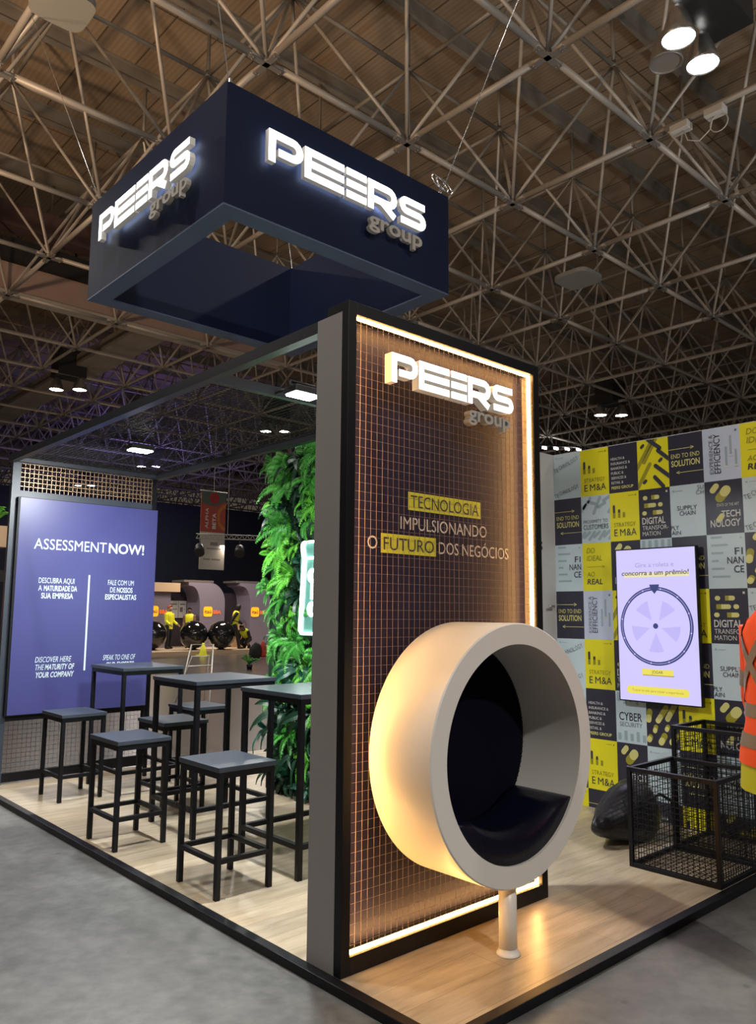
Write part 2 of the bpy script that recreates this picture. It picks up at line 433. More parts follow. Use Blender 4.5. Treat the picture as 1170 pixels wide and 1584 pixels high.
# ================================================================ SETTING
FZ = -.04
m = MB(); m.face([(-40, -25, FZ), (70, -25, FZ), (70, 5.05, FZ), (-40, 5.05, FZ)]); m.face([(-40, -25, FZ-.1), (-40, 5.05, FZ-.1), (70, 5.05, FZ-.1), (70, -25, FZ-.1)])
struct(m.build('floor', CONC), 'grey polished concrete hall floor')
m = MB(); m.face([(-40, 5.05, FZ), (70, 5.05, FZ), (70, 70, FZ), (-40, 70, FZ)]); m.face([(-40, 5.05, FZ-.1), (-40, 70, FZ-.1), (70, 70, FZ-.1), (70, 5.05, FZ-.1)])
struct(m.build('floor_walkway', BROWN), 'brown boarded walkway beyond the stand')
deck = thing('floor_deck', None, None, (0, 0, 0), kind='structure')
m = MB(); m.box((0, -.592, FZ), (3.465, 4.95, 0)); m.build('deck_boards', DECK, deck)
for a, b in [((-.055, -.647, FZ), (0, 4.95, .002)), ((0, -.647, FZ), (4.2, -.592, .002))]:
    m = MB(); m.box(a, b); m.build('edge_trim', BLACK, deck, bevel=.004)

# roof
m = MB(); m.box((-45, -30, 14.75), (75, 75, 14.9)); struct(m.build('ceiling', ROOF), 'brown sheet roof above the tube frame')
purl = thing('trim_1', None, None, (0, 0, 14.3), kind='structure')
G = 3.05
for j in range(-8, 20):
    y = 2.12 + G * j
    m = MB(); m.box((-20, y-.07, 14.3), (70, y+.07, 14.34)); m.box((-20, y-.012, 14.34), (70, y+.012, 14.7)); m.box((-20, y-.07, 14.7), (70, y+.07, 14.745))
    m.build('purlin', TUBED, purl)

# space frame
def cam_px(p):
    d = Vector(p) - cam.location; z = d.dot(cF)
    if z < .5: return None
    return (585 + 1214.2 * d.dot(cR) / z, 792 - 1214.2 * d.dot(cU) / z, z)
def vis(a, b):
    c = (Vector(a) + Vector(b)) / 2; q = cam_px(c)
    return q and -500 < q[0] < 1700 and -650 < q[1] < 1000 and q[2] < 75
frame = thing('trim_2', None, None, (0, 0, 10), kind='structure')
BX, BY, BZ, TZ = .845, .60, 10.0, 13.0
members = {'bottom_chord': [], 'top_chord': [], 'diagonal_tube': [], 'roof_post': [], 'node_plate': []}
def bn(i, j): return Vector((BX + G*i, BY + G*j, BZ))
def tn(i, j): return Vector((BX + G*(i+.5), BY + G*(j+.5), TZ))
for i in range(-7, 24):
    for j in range(-4, 24):
        b = bn(i, j)
        for q in (bn(i+1, j), bn(i, j+1)):
            if vis(b, q): members['bottom_chord'].append((b, q))
        t = tn(i, j)
        for q in (tn(i+1, j), tn(i, j+1)):
            if vis(t, q): members['top_chord'].append((t, q))
        for di in (0, 1):
            for dj in (0, 1):
                q = bn(i+di, j+dj)
                if vis(t, q): members['diagonal_tube'].append((q, t))
        u = t + Vector((0, 0, 1.3))
        if vis(t, u): members['roof_post'].append((t, u))
        if vis(b, b): members['node_plate'].append((b, b))
        if vis(t, t): members['node_plate'].append((t, t))
def add_member(m, kind, a, b, far):
    n = 5 if far else 9
    if kind == 'bottom_chord': 
        d = (b - a).normalized()
        m.tube(a + d*.30, b - d*.30, .056, n)
        if not far:
            m.tube(a + d*.10, a + d*.32, .03, 8, r2=.056); m.tube(b - d*.32, b - d*.10, .056, 8, r2=.03)
        else: m.tube(a, b, .04, 4, caps=False)
    elif kind == 'top_chord': m.tube(a, b, .045, n)
    elif kind == 'diagonal_tube': m.tube(a, b, .036, n)
    elif kind == 'roof_post': m.tube(a, b, .04, n)
    else:
        low = a.z < 11
        r = .20 if low else .13
        for s in ((1, 0), (0, 1)):
            u = Vector((s[0], s[1], 0)); w = Vector((-s[1], s[0], 0)); z = Vector((0, 0, .012))
            c = a - Vector((0, 0, .05 if low else 0))
            pts = [c - u*r*1.5 - w*.05, c + u*r*1.5 - w*.05, c + u*r*1.5 + w*.05, c - u*r*1.5 + w*.05]
            m.face([p - z for p in pts]); m.face([p + z for p in pts][::-1])
            for k in range(4): m.face([pts[k]-z, pts[(k+1) % 4]-z, pts[(k+1) % 4]+z, pts[k]+z])
            if low and not far:
                for e in (-1, 1):
                    for dw in (-.025, .025):
                        q = c + u*e*r*1.25 + w*dw; m.tube(q - Vector((0, 0, .035)), q, .014, 6)
        m.tube(a - Vector((0, 0, .05)), a + Vector((0, 0, .10)), .09, 8, r2=.05)
for kind, L in members.items():
    L.sort(key=lambda q: ((q[0] + q[1]) / 2 - cam.location).length)
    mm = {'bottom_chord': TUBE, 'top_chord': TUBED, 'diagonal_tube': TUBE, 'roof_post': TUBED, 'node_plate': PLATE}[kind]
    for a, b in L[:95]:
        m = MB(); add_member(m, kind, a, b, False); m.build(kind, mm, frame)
    m = MB()
    for a, b in L[95:]: add_member(m, kind, a, b, True)
    o = m.build('distant_' + kind, mm, frame); o['kind'] = 'stuff'
# deep girder and boxed duct across the hall at the left
MAROON = mat('maroon_steel', (.075, .045, .045), .6, noise=.2, nscale=2)
gird = thing('trim_3', None, None, (0, 19, 11), kind='structure')
PINKB = mat('dusty_pink_beam', (.34, .25, .22), .6, noise=.15, nscale=1.5)
m = MB(); m.box((-20, 19.0, 10.95), (13, 19.4, 11.65)); m.build('girder_web', DARK, gird)
m = MB(); m.box((-20, 18.95, 10.1), (13, 19.05, 10.9)); m.build('girder_plate', PINKB, gird)
m = MB(); m.box((-20, 18.85, 10.0), (13, 19.35, 10.1)); m.build('girder_flange', TUBE, gird)
m = MB(); m.box((-20, 18.5, 11.75), (13, 19.0, 12.4)); m.build('air_duct', MAROON, gird)
cat_ = thing('trim_4', None, None, (8.5, 25, 10.5), kind='structure')
for k in (0, 1):
    m = MB(); m.box((8.1 + k*1.0, 19.8, 10.35), (8.2 + k*1.0, 60, 10.75)); m.build('catwalk_rail', TUBED, cat_)
m = MB(); m.box((8.2, 19.8, 10.35), (9.1, 60, 10.42)); m.build('catwalk_floor', TUBED, cat_)

# far dark curtain and plain hall walls
m = MB(); m.face([(-20, 44, FZ), (70, 44, FZ), (70, 44, 8.6), (-20, 44, 8.6)]); m.face([(-20, 44.2, FZ), (-20, 44.2, 8.6), (70, 44.2, 8.6), (70, 44.2, FZ)])
struct(m.build('wall_far', CURT), 'dark navy curtain closing the far end of the hall')
m = MB(); m.box((58, -20, FZ), (58.2, 70, 9)); struct(m.build('wall_side', CURT), 'dark side wall of the hall')

# ================================================================ DISPLAY TOWER
tw = thing('display_tower', 'tall black-framed portal wall with warm strip lights and lit white lettering', 'sign tower', (.75, .12, 0))
L_, H_ = 1.4957, 3.03
m = MB(); m.box((0, .115, 0), (L_, .2377, 2.985)); m.box((0, .048, 0), (.03, .115, 2.985)); m.box((L_-.03, .048, 0), (L_, .115, 2.985)); m.build('grey_core', GREYM, tw)
fw = .052
for a, b in [((0, 0, 0), (fw, .048, H_)), ((L_-fw, 0, 0), (L_, .048, H_)), ((fw, 0, 0), (L_-fw, .115, .075)), ((fw, 0, H_-.06), (L_-fw, .115, H_))]:
    m = MB(); m.box(a, b); m.build('frame_bar', BLACK, tw, bevel=.002)
m = MB(); m.box((0, .048, 2.985), (L_, .16, H_)); m.build('top_cap', BLACK, tw)
m = MB(); m.box((.03, .105, .075), (L_-.03, .115, H_-.06)); m.build('navy_panel', NAVYB, tw)
for a, b in [((fw, .026, .075), (L_-fw, .045, .083)), ((fw, .026, H_-.068), (L_-fw, .045, H_-.06)), ((fw, .026, .083), (fw+.008, .045, H_-.068)), ((L_-fw-.008, .026, .083), (L_-fw, .045, H_-.068))]:
    m = MB(); m.box(a, b); m.build('led_strip', LED, tw)['label'] = 'glowing warm white strip light'
m = MB(); wire_grid(m, (fw, .012, .075), (1, 0, 0), (0, 0, 1), L_-2*fw, H_-.135, .0365, .0007, sv=.0425); m.build('wire_grid', WIRE, tw)['label'] = 'fine pale wire grid'
word_sign(tw, (.235, .006, 2.668), (1, 0, 0), (0, -1, 0), .952, .147, .05, .006, False)
# slogan printed on the navy panel
f = Flat((0, .1045, 0), (1, 0, 0), (0, 0, 1)); ks = 1.025
def sl(x): return x
f.rect(.500, 2.078, 1.070, 2.172, HIY); f.text('TECNOLOGIA', .518, 2.093, .063, PTD, w=.535)
f.text('IMPULSIONANDO', .445, 1.976, .063, SLW, w=.675)
f.rect(.312, 1.848, .706, 1.945, HIY); f.text('O', .222, 1.864, .063, SLW, w=.066); f.text('FUTURO', .330, 1.864, .063, PTD, w=.36)
f.text('DOS NEG\u00d3CIOS', .728, 1.864, .063, SLW, w=.585)
f.build('slogan_print', tw)

# ================================================================ HANGING SIGN
hs = thing('hanging_sign', 'navy square ring sign hung high above the stand with white lit lettering', 'hanging sign', (1.01, 2.24, 4.0))
X0, X1, Y0, Y1, Z0, Z1, RW = .01, 2.02, 1.205, 3.25, 4.0, 4.81, .14
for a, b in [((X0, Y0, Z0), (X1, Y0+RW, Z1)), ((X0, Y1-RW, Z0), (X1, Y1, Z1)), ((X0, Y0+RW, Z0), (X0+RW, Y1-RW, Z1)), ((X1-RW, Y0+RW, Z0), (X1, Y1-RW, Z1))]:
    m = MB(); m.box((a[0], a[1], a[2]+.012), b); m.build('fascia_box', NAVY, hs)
    m = MB(); m.box(a, (b[0], b[1], a[2]+.0115)); m.build('soffit_strip', SOFFIT, hs)['label'] = 'navy underside strip, coloured lighter as if lit from below'
word_sign(hs, (.282, Y0, 4.372), (1, 0, 0), (0, -1, 0), 1.424, .215, .04, .025)
word_sign(hs, (X0, 2.93, 4.362), (0, -1, 0), (-1, 0, 0), 1.41, .205, .04, .025)
cabs = [((1.97, 1.25, 4.81), (3.86, .62, 9.95), 'thin steel cable rising from the right front corner of the hanging sign'),
        ((.06, 3.20, 4.81), (.85, 8.1, 9.95), 'thin steel cable rising from the left rear corner of the hanging sign'),
        ((.06, 1.26, 4.81), (.845, 3.65, 9.95), 'thin steel cable rising from the near corner of the hanging sign'),
        ((1.97, 3.20, 4.81), (3.895, 6.70, 9.95), 'thin steel cable rising from the far corner of the hanging sign')]
for a, b, l in cabs:
    c = thing('suspension_cable', l, 'cable', a, 'steel cables holding the hanging sign')
    m = MB(); m.tube(a, b, .0045, 6); m.build('wire_rope', CHROME if 'near' not in l else TUBED, c)
    m = MB()
    A = Vector(a); d = (Vector(b) - A).normalized()
    m.tube(A - Vector((0, 0, .02)), A + Vector((0, 0, .06)), .014, 8)
    for k in range(2 if 'right' in l else 0):
        P = [A + Vector((.05*k, 0, .12)) + Vector((math.cos(t)*.075, math.sin(t)*.05, math.sin(t)*.09)) for t in [2*PI*q/16 for q in range(16)]]
        m.path(P, .006, 5, closed=True)
    m.build('shackle', CHROME, c)

# ================================================================ BALL CHAIR
XC, ZC, RO, RI = .745, .91, .600, .500
bc = thing('ball_chair', 'white round drum chair with navy leather cushion on a single pole', 'chair', (XC, -.312, 0))
m = MB()
YF, YB = -.395, -.005
m.lathe([(RI, YF), (RO-.006, YF), (RO, YF+.006), (RO, YB-.004), (RO-.004, YB), (RI, YB)], (XC, 0, ZC), 'Y', 96, closed=True)
o = m.build('drum_shell', WHITE, bc)
e = o.modifiers.new('es', 'EDGE_SPLIT'); e.split_angle = math.radians(35)
m = MB()
i0 = m.bm.verts.new((XC, YB-.03, ZC)); ring = [m.bm.verts.new((XC + (RI-.001)*math.cos(2*PI*k/64), YB-.03, ZC + (RI-.001)*math.sin(2*PI*k/64))) for k in range(64)]
for k in range(64): m.bm.faces.new((i0, ring[k], ring[(k+1) % 64]))
r2 = [m.bm.verts.new((v.co.x, YB-.002, v.co.z)) for v in ring]
for k in range(64): m.bm.faces.new((ring[k], r2[k], r2[(k+1) % 64], ring[(k+1) % 64]))
m.bm.faces.new(r2)
m.build('back_pad', FELT, bc)
# staples round the back pad
m = MB()
for k in range(46):
    t = math.radians(-68 + k * 3); p = Vector((XC + (RI-.012)*math.cos(t), YB-.034, ZC + (RI-.012)*math.sin(t)))
    m.box(p - Vector((.004, .004, .004)), p + Vector((.004, .004, .004)))
m.build('pad_stitching', DARK, bc)
# cushion: a bowed slab lying in the bottom of the drum
m = MB(); NA, NY = 40, 10
def cush(s, t):
    a = math.radians(-148 + 116 * s)      # along the arc
    edge = min(s, 1-s) * 2
    th = .125 * min(1, (edge * 5)) ** .5 * (0.35 + .65 * math.sin(PI * min(1, max(0, s))) ** .6) + .012
    yy = YF + .012 + (YB - .035 - YF - .012) * t
    rd = 1 - .30 * max(0, 1 - t / .16) ** 2 - .2 * max(0, (t - .9) / .1) ** 2
    return a, th * rd, yy
top = [[None]*(NY+1) for _ in range(NA+1)]; bot = [[None]*(NY+1) for _ in range(NA+1)]
for i in range(NA+1):
    for j in range(NY+1):
        a, th, yy = cush(i/NA, (j/NY) ** 1.6)
        top[i][j] = m.bm.verts.new((XC + (RI-.004-th)*math.cos(a), yy, ZC + (RI-.004-th)*math.sin(a)))
        bot[i][j] = m.bm.verts.new((XC + (RI-.003)*math.cos(a), yy, ZC + (RI-.003)*math.sin(a)))
for i in range(NA):
    for j in range(NY):
        m.bm.faces.new((top[i][j], top[i+1][j], top[i+1][j+1], top[i][j+1])).smooth = True
        m.bm.faces.new((bot[i][j], bot[i][j+1], bot[i+1][j+1], bot[i+1][j]))
    m.bm.faces.new((top[i][0], bot[i][0], bot[i+1][0], top[i+1][0])).smooth = True
    m.bm.faces.new((top[i][NY], top[i+1][NY], bot[i+1][NY], bot[i][NY]))
for i in (0, NA):
    for j in range(NY): m.bm.faces.new((top[i][j], top[i][j+1], bot[i][j+1], bot[i][j]))
m.build('seat_cushion', LEATHER, bc)
m = MB(); m.tube((XC, -.312, .01), (XC, -.312, ZC-RO+.004), .042, 32); m.build('pole', WHITE, bc)
m = MB(); m.lathe([(.001, 0), (.056, 0), (.056, .006), (.050, .012), (.043, .022), (.042, .03)], (XC, -.312, 0), 'Z', 32); m.build('floor_flange', WHITE, bc)

# ================================================================ BAR STOOLS AND TABLES
def make_stand(name, w, d, h, topt, leg, foot, label, cat, group, tm):
    r = thing(name, label, cat, (0, 0, 0), group)
    m = MB(); m.box((0, 0, h-topt), (w, d, h)); m.build('seat' if 'stool' in name else 'tabletop', tm, r, bevel=.003)
    ins = .008
    xs = (ins, w-ins-leg); ys = (ins, d-ins-leg)
    for x in xs:
        for y in ys:
            m = MB(); m.box((x, y, 0), (x+leg, y+leg, h-topt)); m.build('leg', BLACK, r, bevel=.002)
    ap = .035; a0 = h-topt-ap
    for q in [((xs[0]+leg, ys[0], a0), (xs[1], ys[0]+leg*.8, h-topt)), ((xs[0]+leg, ys[1]+leg*.2, a0), (xs[1], ys[1]+leg, h-topt)), ((xs[0], ys[0]+leg, a0), (xs[0]+leg*.8, ys[1], h-topt)), ((xs[1]+leg*.2, ys[0]+leg, a0), (xs[1]+leg, ys[1], h-topt))]:
        m = MB(); m.box(*q); m.build('apron_rail', BLACK, r)
    for q in [((xs[0]+leg, ys[0], foot), (xs[1], ys[0]+leg, foot+leg*.9)), ((xs[0]+leg, ys[1], foot), (xs[1], ys[1]+leg, foot+leg*.9)), ((xs[0], ys[0]+leg, foot), (xs[0]+leg, ys[1], foot+leg*.9)), ((xs[1], ys[0]+leg, foot), (xs[1]+leg, ys[1], foot+leg*.9))]:
        m = MB(); m.box(*q); m.build('footrest_bar', BLACK, r, bevel=.002)
    return r
stools = [((.066, 1.135), 'black square-top metal bar stool nearest the grey side of the tower'),
          ((.022, 2.325), 'black metal bar stool by the platform edge, second from the grey tower side'),
          ((.245, 3.885), 'black metal bar stool right in front of the wire mesh under the violet panel'),
          ((.665, 2.930), 'black metal bar stool tucked between the middle table and the far table'),
          ((1.315, 3.66), 'black metal bar stool mostly hidden behind the middle table legs')]
st = make_stand('bar_stool', .385, .455, .70, .028, .030, .185, stools[0][1], 'stool', 'black bar stools around the high tables', TOPBLK)
for k, ((x, y), l) in enumerate(stools):
    if k == 0: st.location = (x, y, 0)
    else: copy_tree(st, (x, y, 0), l)
tabs = [((.590, 1.10), 'black high bar table half hidden behind the grey side of the tower'),
        ((.545, 2.255), 'black high bar table in the middle, with a stool pushed up behind it'),
        ((.715, 3.80), 'black high bar table farthest back, in front of the violet panel')]
tb = make_stand('bar_table', .68, .66, 1.065, .028, .034, .17, tabs[0][1], 'table', 'black high bar tables', TOPBLK)
for k, ((x, y), l) in enumerate(tabs):
    if k == 0: tb.location = (x, y, 0)
    else:
        c_ = copy_tree(tb, (x, y, 0), l)
        if k == 2: c_.scale = (.86, 1.04, 1)

# ================================================================ BACK SCREEN WITH BANNER AND OVERHEAD FRAME
YD = 4.90
FRM = mat('blue_grey_frame_paint', (.035, .045, .060), .4); BEAMM = mat('dark_beam_paint', (.014, .017, .024), .42)
sf = thing('screen_frame', 'black steel frame with wire mesh and violet printed panel at the stand back', 'partition', (.8, YD, 0))
px0, px1 = .045, 1.50
for a, b in [((px0, YD, 0), (px0+.075, YD+.05, 3.0)), ((px1-.05, YD, 0), (px1, YD+.05, 3.0)), ((px0+.075, YD, 2.93), (px1-.05, YD+.05, 3.0)), ((px0+.075, YD, 2.60), (px1-.05, YD+.05, 2.67)), ((px0+.075, YD, .02), (px1-.05, YD+.05, .10)), ((px0+.075, YD, .555), (px1-.05, YD+.05, .605))]:
    m = MB(); m.box(a, b); m.build('frame_bar', FRM if a[2] > 2 or a[0] == px0 else BLACK, sf)
for z0, z1, q, wr_ in ((2.67, 2.93, WIREC, .0022), (.10, .555, WIREB, .0012)):
    m = MB(); wire_grid(m, (px0+.075, YD+.02, z0), (1, 0, 0), (0, 0, 1), px1-.05-px0-.075, z1-z0, .042, wr_); m.build('mesh_panel', q, sf)
m = MB(); m.box((.098, YD-.045, .605), (px1-.005, YD-.0005, 2.605)); m.build('banner_box', BLACK, sf)
m = MB(); m.box((.118, YD-.047, .612), (px1-.005, YD-.0455, 2.60)); m.build('banner_sheet', LILAC, sf)
f = Flat((0, YD-.0475, 0), (1, 0, 0), (0, 0, 1))
f.text('ASSESSMENT', .262, 2.128, .098, BTEXT, w=.70); f.text('NOW!', .985, 2.128, .098, BTEXT, w=.375, bold=.022)
f.rect(.795, .985, .812, 1.90, BTEXT)
def cen(t, x, y, w, b=0, h=.050, sh=0): f.text(t, x, y, h, BTEXT, w=w, align='C', bold=b, shear=sh)
cen('DESCUBRA AQUI', .492, 1.81, .335); f.text('A', .325, 1.738, .050, BTEXT, w=.034); f.text('MATURIDADE DA', .375, 1.738, .050, BTEXT, w=.315, bold=.02); cen('SUA EMPRESA', .505, 1.668, .30, .02)
cen('FALE COM UM', 1.13, 1.81, .27); f.text('DE', 1.02, 1.738, .050, BTEXT, w=.055); f.text('NOSSOS', 1.09, 1.738, .050, BTEXT, w=.165, bold=.02); cen('ESPECIALISTAS', 1.135, 1.668, .325, .02)
cen('DISCOVER HERE', .50, 1.075, .33, sh=.15); f.text('THE', .335, 1.005, .050, BTEXT, w=.08, shear=.15); f.text('MATURITY OF', .428, 1.005, .050, BTEXT, w=.27, bold=.02, shear=.15); cen('YOUR COMPANY', .52, .935, .355, .02, sh=.15)
cen('SPEAK TO ONE OF', 1.145, 1.075, .33, sh=.15); cen('OUR EXPERTS', 1.155, 1.005, .29, .02, sh=.15)
f.build('banner_text', sf)

oh = thing('overhead_frame', 'black steel beams and fine mesh canopy over the tables', 'canopy frame', (.8, 3, 2.97))
for a, b in [((0, .2377, 2.925), (.06, YD, 2.985)), ((1.46, .2377, 2.925), (1.52, YD, 2.985)), ((.06, 1.31, 2.925), (1.46, 1.36, 2.985)), ((.06, YD-.05, 2.935), (1.46, YD, 2.985))]:
    m = MB(); m.box(a, b); m.build('beam', BEAMM, oh)
m = MB(); wire_grid(m, (.06, 1.36, 2.975), (1, 0, 0), (0, 1, 0), 1.40, YD-.05-1.36, .042, .0016); m.build('canopy_mesh', WIREB, oh)

def floodlight(x, y, z, label, aim, power):
    t = thing('floodlight', label, 'floodlight', (x, y, z), 'white floodlights under the canopy')
    m = MB(); m.box((x-.10, y-.065, z-.012), (x+.10, y+.065, z+.03)); hg = m.build('housing', DARK, t, bevel=.006)
    m = MB(); m.box((x-.088, y-.055, z-.022), (x+.088, y+.055, z-.0125)); m.build('lens', FLOOD, hg)
    m = MB(); m.tube((x-.10, y, z+.01), (x-.10, y, z+.06), .008, 6); m.tube((x+.10, y, z+.01), (x+.10, y, z+.06), .008, 6); m.tube((x-.10, y, z+.06), (x+.10, y, z+.06), .008, 6)
    if y < 1.3: m.tube((x, y, z+.06), (x, 1.312, z+.06), .010, 6)
    else: m.tube((x, y, z+.06), (x, y, 2.976), .010, 6)
    m.build('bracket', DARK, t)
    area_light('floodlight_beam', (x, y, z-.03), aim, power, .18, COOL, 'RECTANGLE', .11, math.radians(172))
floodlight(.50, 1.02, 2.88, 'white floodlight nearer the grey tower side, glaring', (.5, 1.3, 0), 84)
floodlight(.57, 3.37, 2.90, 'white floodlight glaring above the violet panel', (.7, 4.3, .8), 100)

# ================================================================ GREEN WALL, NEON SIGN
GX = 1.83
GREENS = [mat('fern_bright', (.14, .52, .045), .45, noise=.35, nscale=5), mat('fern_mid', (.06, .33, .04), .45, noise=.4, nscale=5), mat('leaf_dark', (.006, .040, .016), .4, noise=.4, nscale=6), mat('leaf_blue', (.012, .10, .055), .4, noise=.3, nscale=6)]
MOSS = mat('artificial_moss', (.006, .035, .012), .8, noise=.5, nscale=40, bump=.8)
gw = thing('green_wall', 'tall wall of artificial ferns and leaves behind the tables', 'plant wall', (GX+.06, 2.3, 0))
m = MB(); m.box((GX+.04, 1.34, 0), (GX+.12, 3.30, 2.97)); m.build('moss_backing', MOSS, gw)
def fern_mesh(kind, seed):
    rr = random.Random(seed); m = MB()
    nf = {0: 9, 1: 10, 2: 8, 3: 9}[kind]
    for q in range(nf):
        az = 2*PI*q/nf + rr.uniform(-.3, .3); ln = rr.uniform(.20, .33); out = rr.uniform(.5, 1.1)
        # frond leaves the wall (-x), spreads in y/z and droops
        spine = []
        for k in range(13):
            t = k / 12; r = ln * t
            spine.append(Vector((-.02 - out*ln*.75*math.sin(t*PI*.62), math.cos(az)*r*.85, math.sin(az)*r*.85 + .04*t - .17*t*t)))
        for k in range(12):
            a, b = spine[k], spine[k+1]; d = (b - a).normalized()
            side = d.cross(Vector((-1, 0, .3))).normalized(); nn = side.cross(d)
            t = (k + .5) / 12
            if kind < 2:
                wl = .062 * math.sin(PI * (t*.86 + .12)) + .008
                for sg in (-1, 1):
                    for h in (0, .5):
                        o_ = a.lerp(b, h); tip = o_ + side*sg*wl + d*wl*.45 - nn*.010
                        e = d * (b - a).length * .23; md = o_.lerp(tip, .45) + nn*.006
                        m.face([o_, md - e*1.1, tip, md + e*1.1])
            else:
                w0 = .040 * math.sin(PI * min(1, t*.9+.06)); w1 = .040 * math.sin(PI * min(1, (t+1/12)*.9+.06)) if k < 11 else .001
                for sg in (-1, 1): m.face([a, a + side*sg*w0 + nn*.012, b + side*sg*w1 + nn*.012, b])
        m.path(spine[::3], .0025, 4)
    return m
protos = []
for kind in range(4):
    for v in range(3):
        m = fern_mesh(kind, kind*10 + v); o = m.build('fern' if kind < 2 else 'leaf_cluster', GREENS[kind]); o.parent = gw; protos.append(o)
rr = random.Random(5); used = set(); cnt = 0
gl = gw.location
for iz in range(15):
    for iy in range(6):
        y = 3.26 - .20 * iy - .05 * (iz % 2) + rr.uniform(-.05, .05); z = .14 + .200 * iz + rr.uniform(-.06, .06)
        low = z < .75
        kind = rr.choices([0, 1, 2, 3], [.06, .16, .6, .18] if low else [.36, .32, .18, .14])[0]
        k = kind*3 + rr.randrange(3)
        if 1.2 < z < 2.3 and y < 2.72: continue
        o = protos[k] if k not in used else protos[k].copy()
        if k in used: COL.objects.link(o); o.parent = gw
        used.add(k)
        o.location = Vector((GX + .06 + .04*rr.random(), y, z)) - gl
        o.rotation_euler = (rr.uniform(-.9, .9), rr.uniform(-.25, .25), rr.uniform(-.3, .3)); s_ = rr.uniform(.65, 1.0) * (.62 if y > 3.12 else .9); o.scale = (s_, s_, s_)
        cnt += 1
for k, o in enumerate(protos):
    if k not in used: bpy.data.objects.remove(o)

ns = thing('neon_sign', 'white neon outline sign on green acrylic fixed to the fern wall', 'neon sign', (1.77, 2.3, 1.76))
m = MB(); m.box((1.775, 1.78, 1.36), (1.783, 2.72, 2.16)); m.build('acrylic_panel', ACRYL, ns)
def nt(pts, closed=False, r=.011):
    m = MB(); m.path([(1.76, y, z) for y, z in pts], r, 8, closed=closed); m.build('neon_tube', NEON, ns)
out = [(2.66, 2.15)] + [(2.683, 2.13), (2.683, 2.10), (2.662, 2.02), (2.66, 1.98), (2.695, 1.45), (2.695, 1.40), (2.672, 1.378)] + [(1.84, 1.378), (1.812, 1.40), (1.812, 1.45), (1.845, 1.98), (1.843, 2.02), (1.82, 2.10), (1.82, 2.13), (1.845, 2.15)]
nt(out, True); nt([(2.655, 2.012), (1.85, 2.012)])
for z in (1.86, 1.73, 1.58):
    for k in range(4):
        y = 2.53 - k*.17
        nt([(y + .045*math.cos(t), z + .05*math.sin(t)) for t in [2*PI*q/14 for q in range(14)]] if z != 1.73 else [(y, z+.065), (y, z-.065)], z != 1.73, .014)

# ================================================================ STORE ROOM WALL, POSTER WALL
wb = thing('wall_back', None, None, (2.6, 1.34, 0), kind='structure')
m = MB(); m.box((1.95, 1.28, 0), (3.465, 1.34, 2.955)); m.build('white_panel', WALLW, wb)
f = Flat((0, 1.279, 0), (1, 0, 0), (0, 0, 1)); f.text('PEERS', 2.86, 2.10, .075, PTD, w=.42, bold=.03); f.build('door_lettering', wb)
m = MB(); m.box((2.5, 1.262, 0), (2.52, 1.28, 2.6)); m.build('door_edge', WALLW, wb)
m = MB(); m.tube((3.30, 1.24, 1.62), (3.38, 1.24, 1.62), .010, 8); m.tube((3.38, 1.24, 1.62), (3.38, 1.28, 1.62), .012, 8); m.build('door_handle', CHROME, wb)

WX = 3.465
wr = thing('wall_right', None, None, (WX, .3, 0), kind='structure')
m = MB(); m.box((WX, -.66, 0), (WX+.06, 1.34, 2.955)); m.build('partition', WALLW, wr)
TWID, THGT = .2722, .4
def T_tech(f, w, h, dk=False):
    f.rect(0, 0, w, h, PL, 0)
    for (y0, a) in ((.62, .42), (.06, .30)):
        for k, ch in enumerate('TECHNOLOGY'):
            x = .012 + k*(w-.03)/9.6; y = h*y0 + (x/w)**1.4 * h*a*.55 - (.012 if k < 2 else 0)
            f.text(ch, x, y, .036, PTG, w=.0205, rot=.25 + .25*x/w, clip=(0, 0, w, h))
    f.rect(.022, h-.04, .036, h-.026, PLM); f.rect(.045, h-.036, .10, h-.031, PLM)
def T_strat(f, w, h):
    f.rect(0, 0, w, h, PY, 0)
    for k, (x, y0, y1) in enumerate(((.040, .205, .29), (.088, .205, .252), (.132, .205, .215))):
        f.pill(x, y0, x, y1, .0105, PTD); f.rect(x-.0105, y0-.012, x+.0105, y0+.03, PTO, 2)
    f.text('STRATEGY', .038, .118, .033, PTO, w=.20); f.text('E', .038, .042, .056, PTD, w=.032); f.text('M', .092, .042, .056, PTD, w=.050); f.text('&A', .152, .042, .056, PTD, w=.092)
    f.rect(w-.035, h-.038, w-.022, h-.025, PTO); f.rect(w-.095, h-.034, w-.045, h-.030, PTO)
def T_list(f, w, h):
    f.rect(0, 0, w, h, PN, 0)
    for k, t in enumerate(('HEALTH &', 'INSURANCE &', 'BANKING &', 'PUBLIC &', 'SERVICES &', 'RETAIL &')):
        f.text(t, .024, .275 - k*.040, .021, PTW, sx=.95, bold=.012)
    f.text('PEERS GROUP', .024, .032, .023, PTC, w=.205, bold=.02)
def T_diag(f, w, h):
    f.rect(0, 0, w, h, PY, 0); c = (0, 0, w, h)
    for x0, y0, x1, y1 in ((-.02, .15, .14, .40), (.0, .02, .11, .20), (.06, .22, .19, .44)): f.pill(x0, y0, x1, y1, .016, PYD, 1, c)
    for x0, y0, x1, y1 in ((.185, .30, .30, .20), (.16, .18, .28, .08), (.15, .09, .22, .01), (.10, .40, .20, .32)): f.pill(x0, y0, x1, y1, .016, PTD, 2, c)
    for x, y in ((.04, .345), (.195, .215), (.055, .055)): f.pill(x, y, x+.016, y+.014, .012, PTD, 2, c)
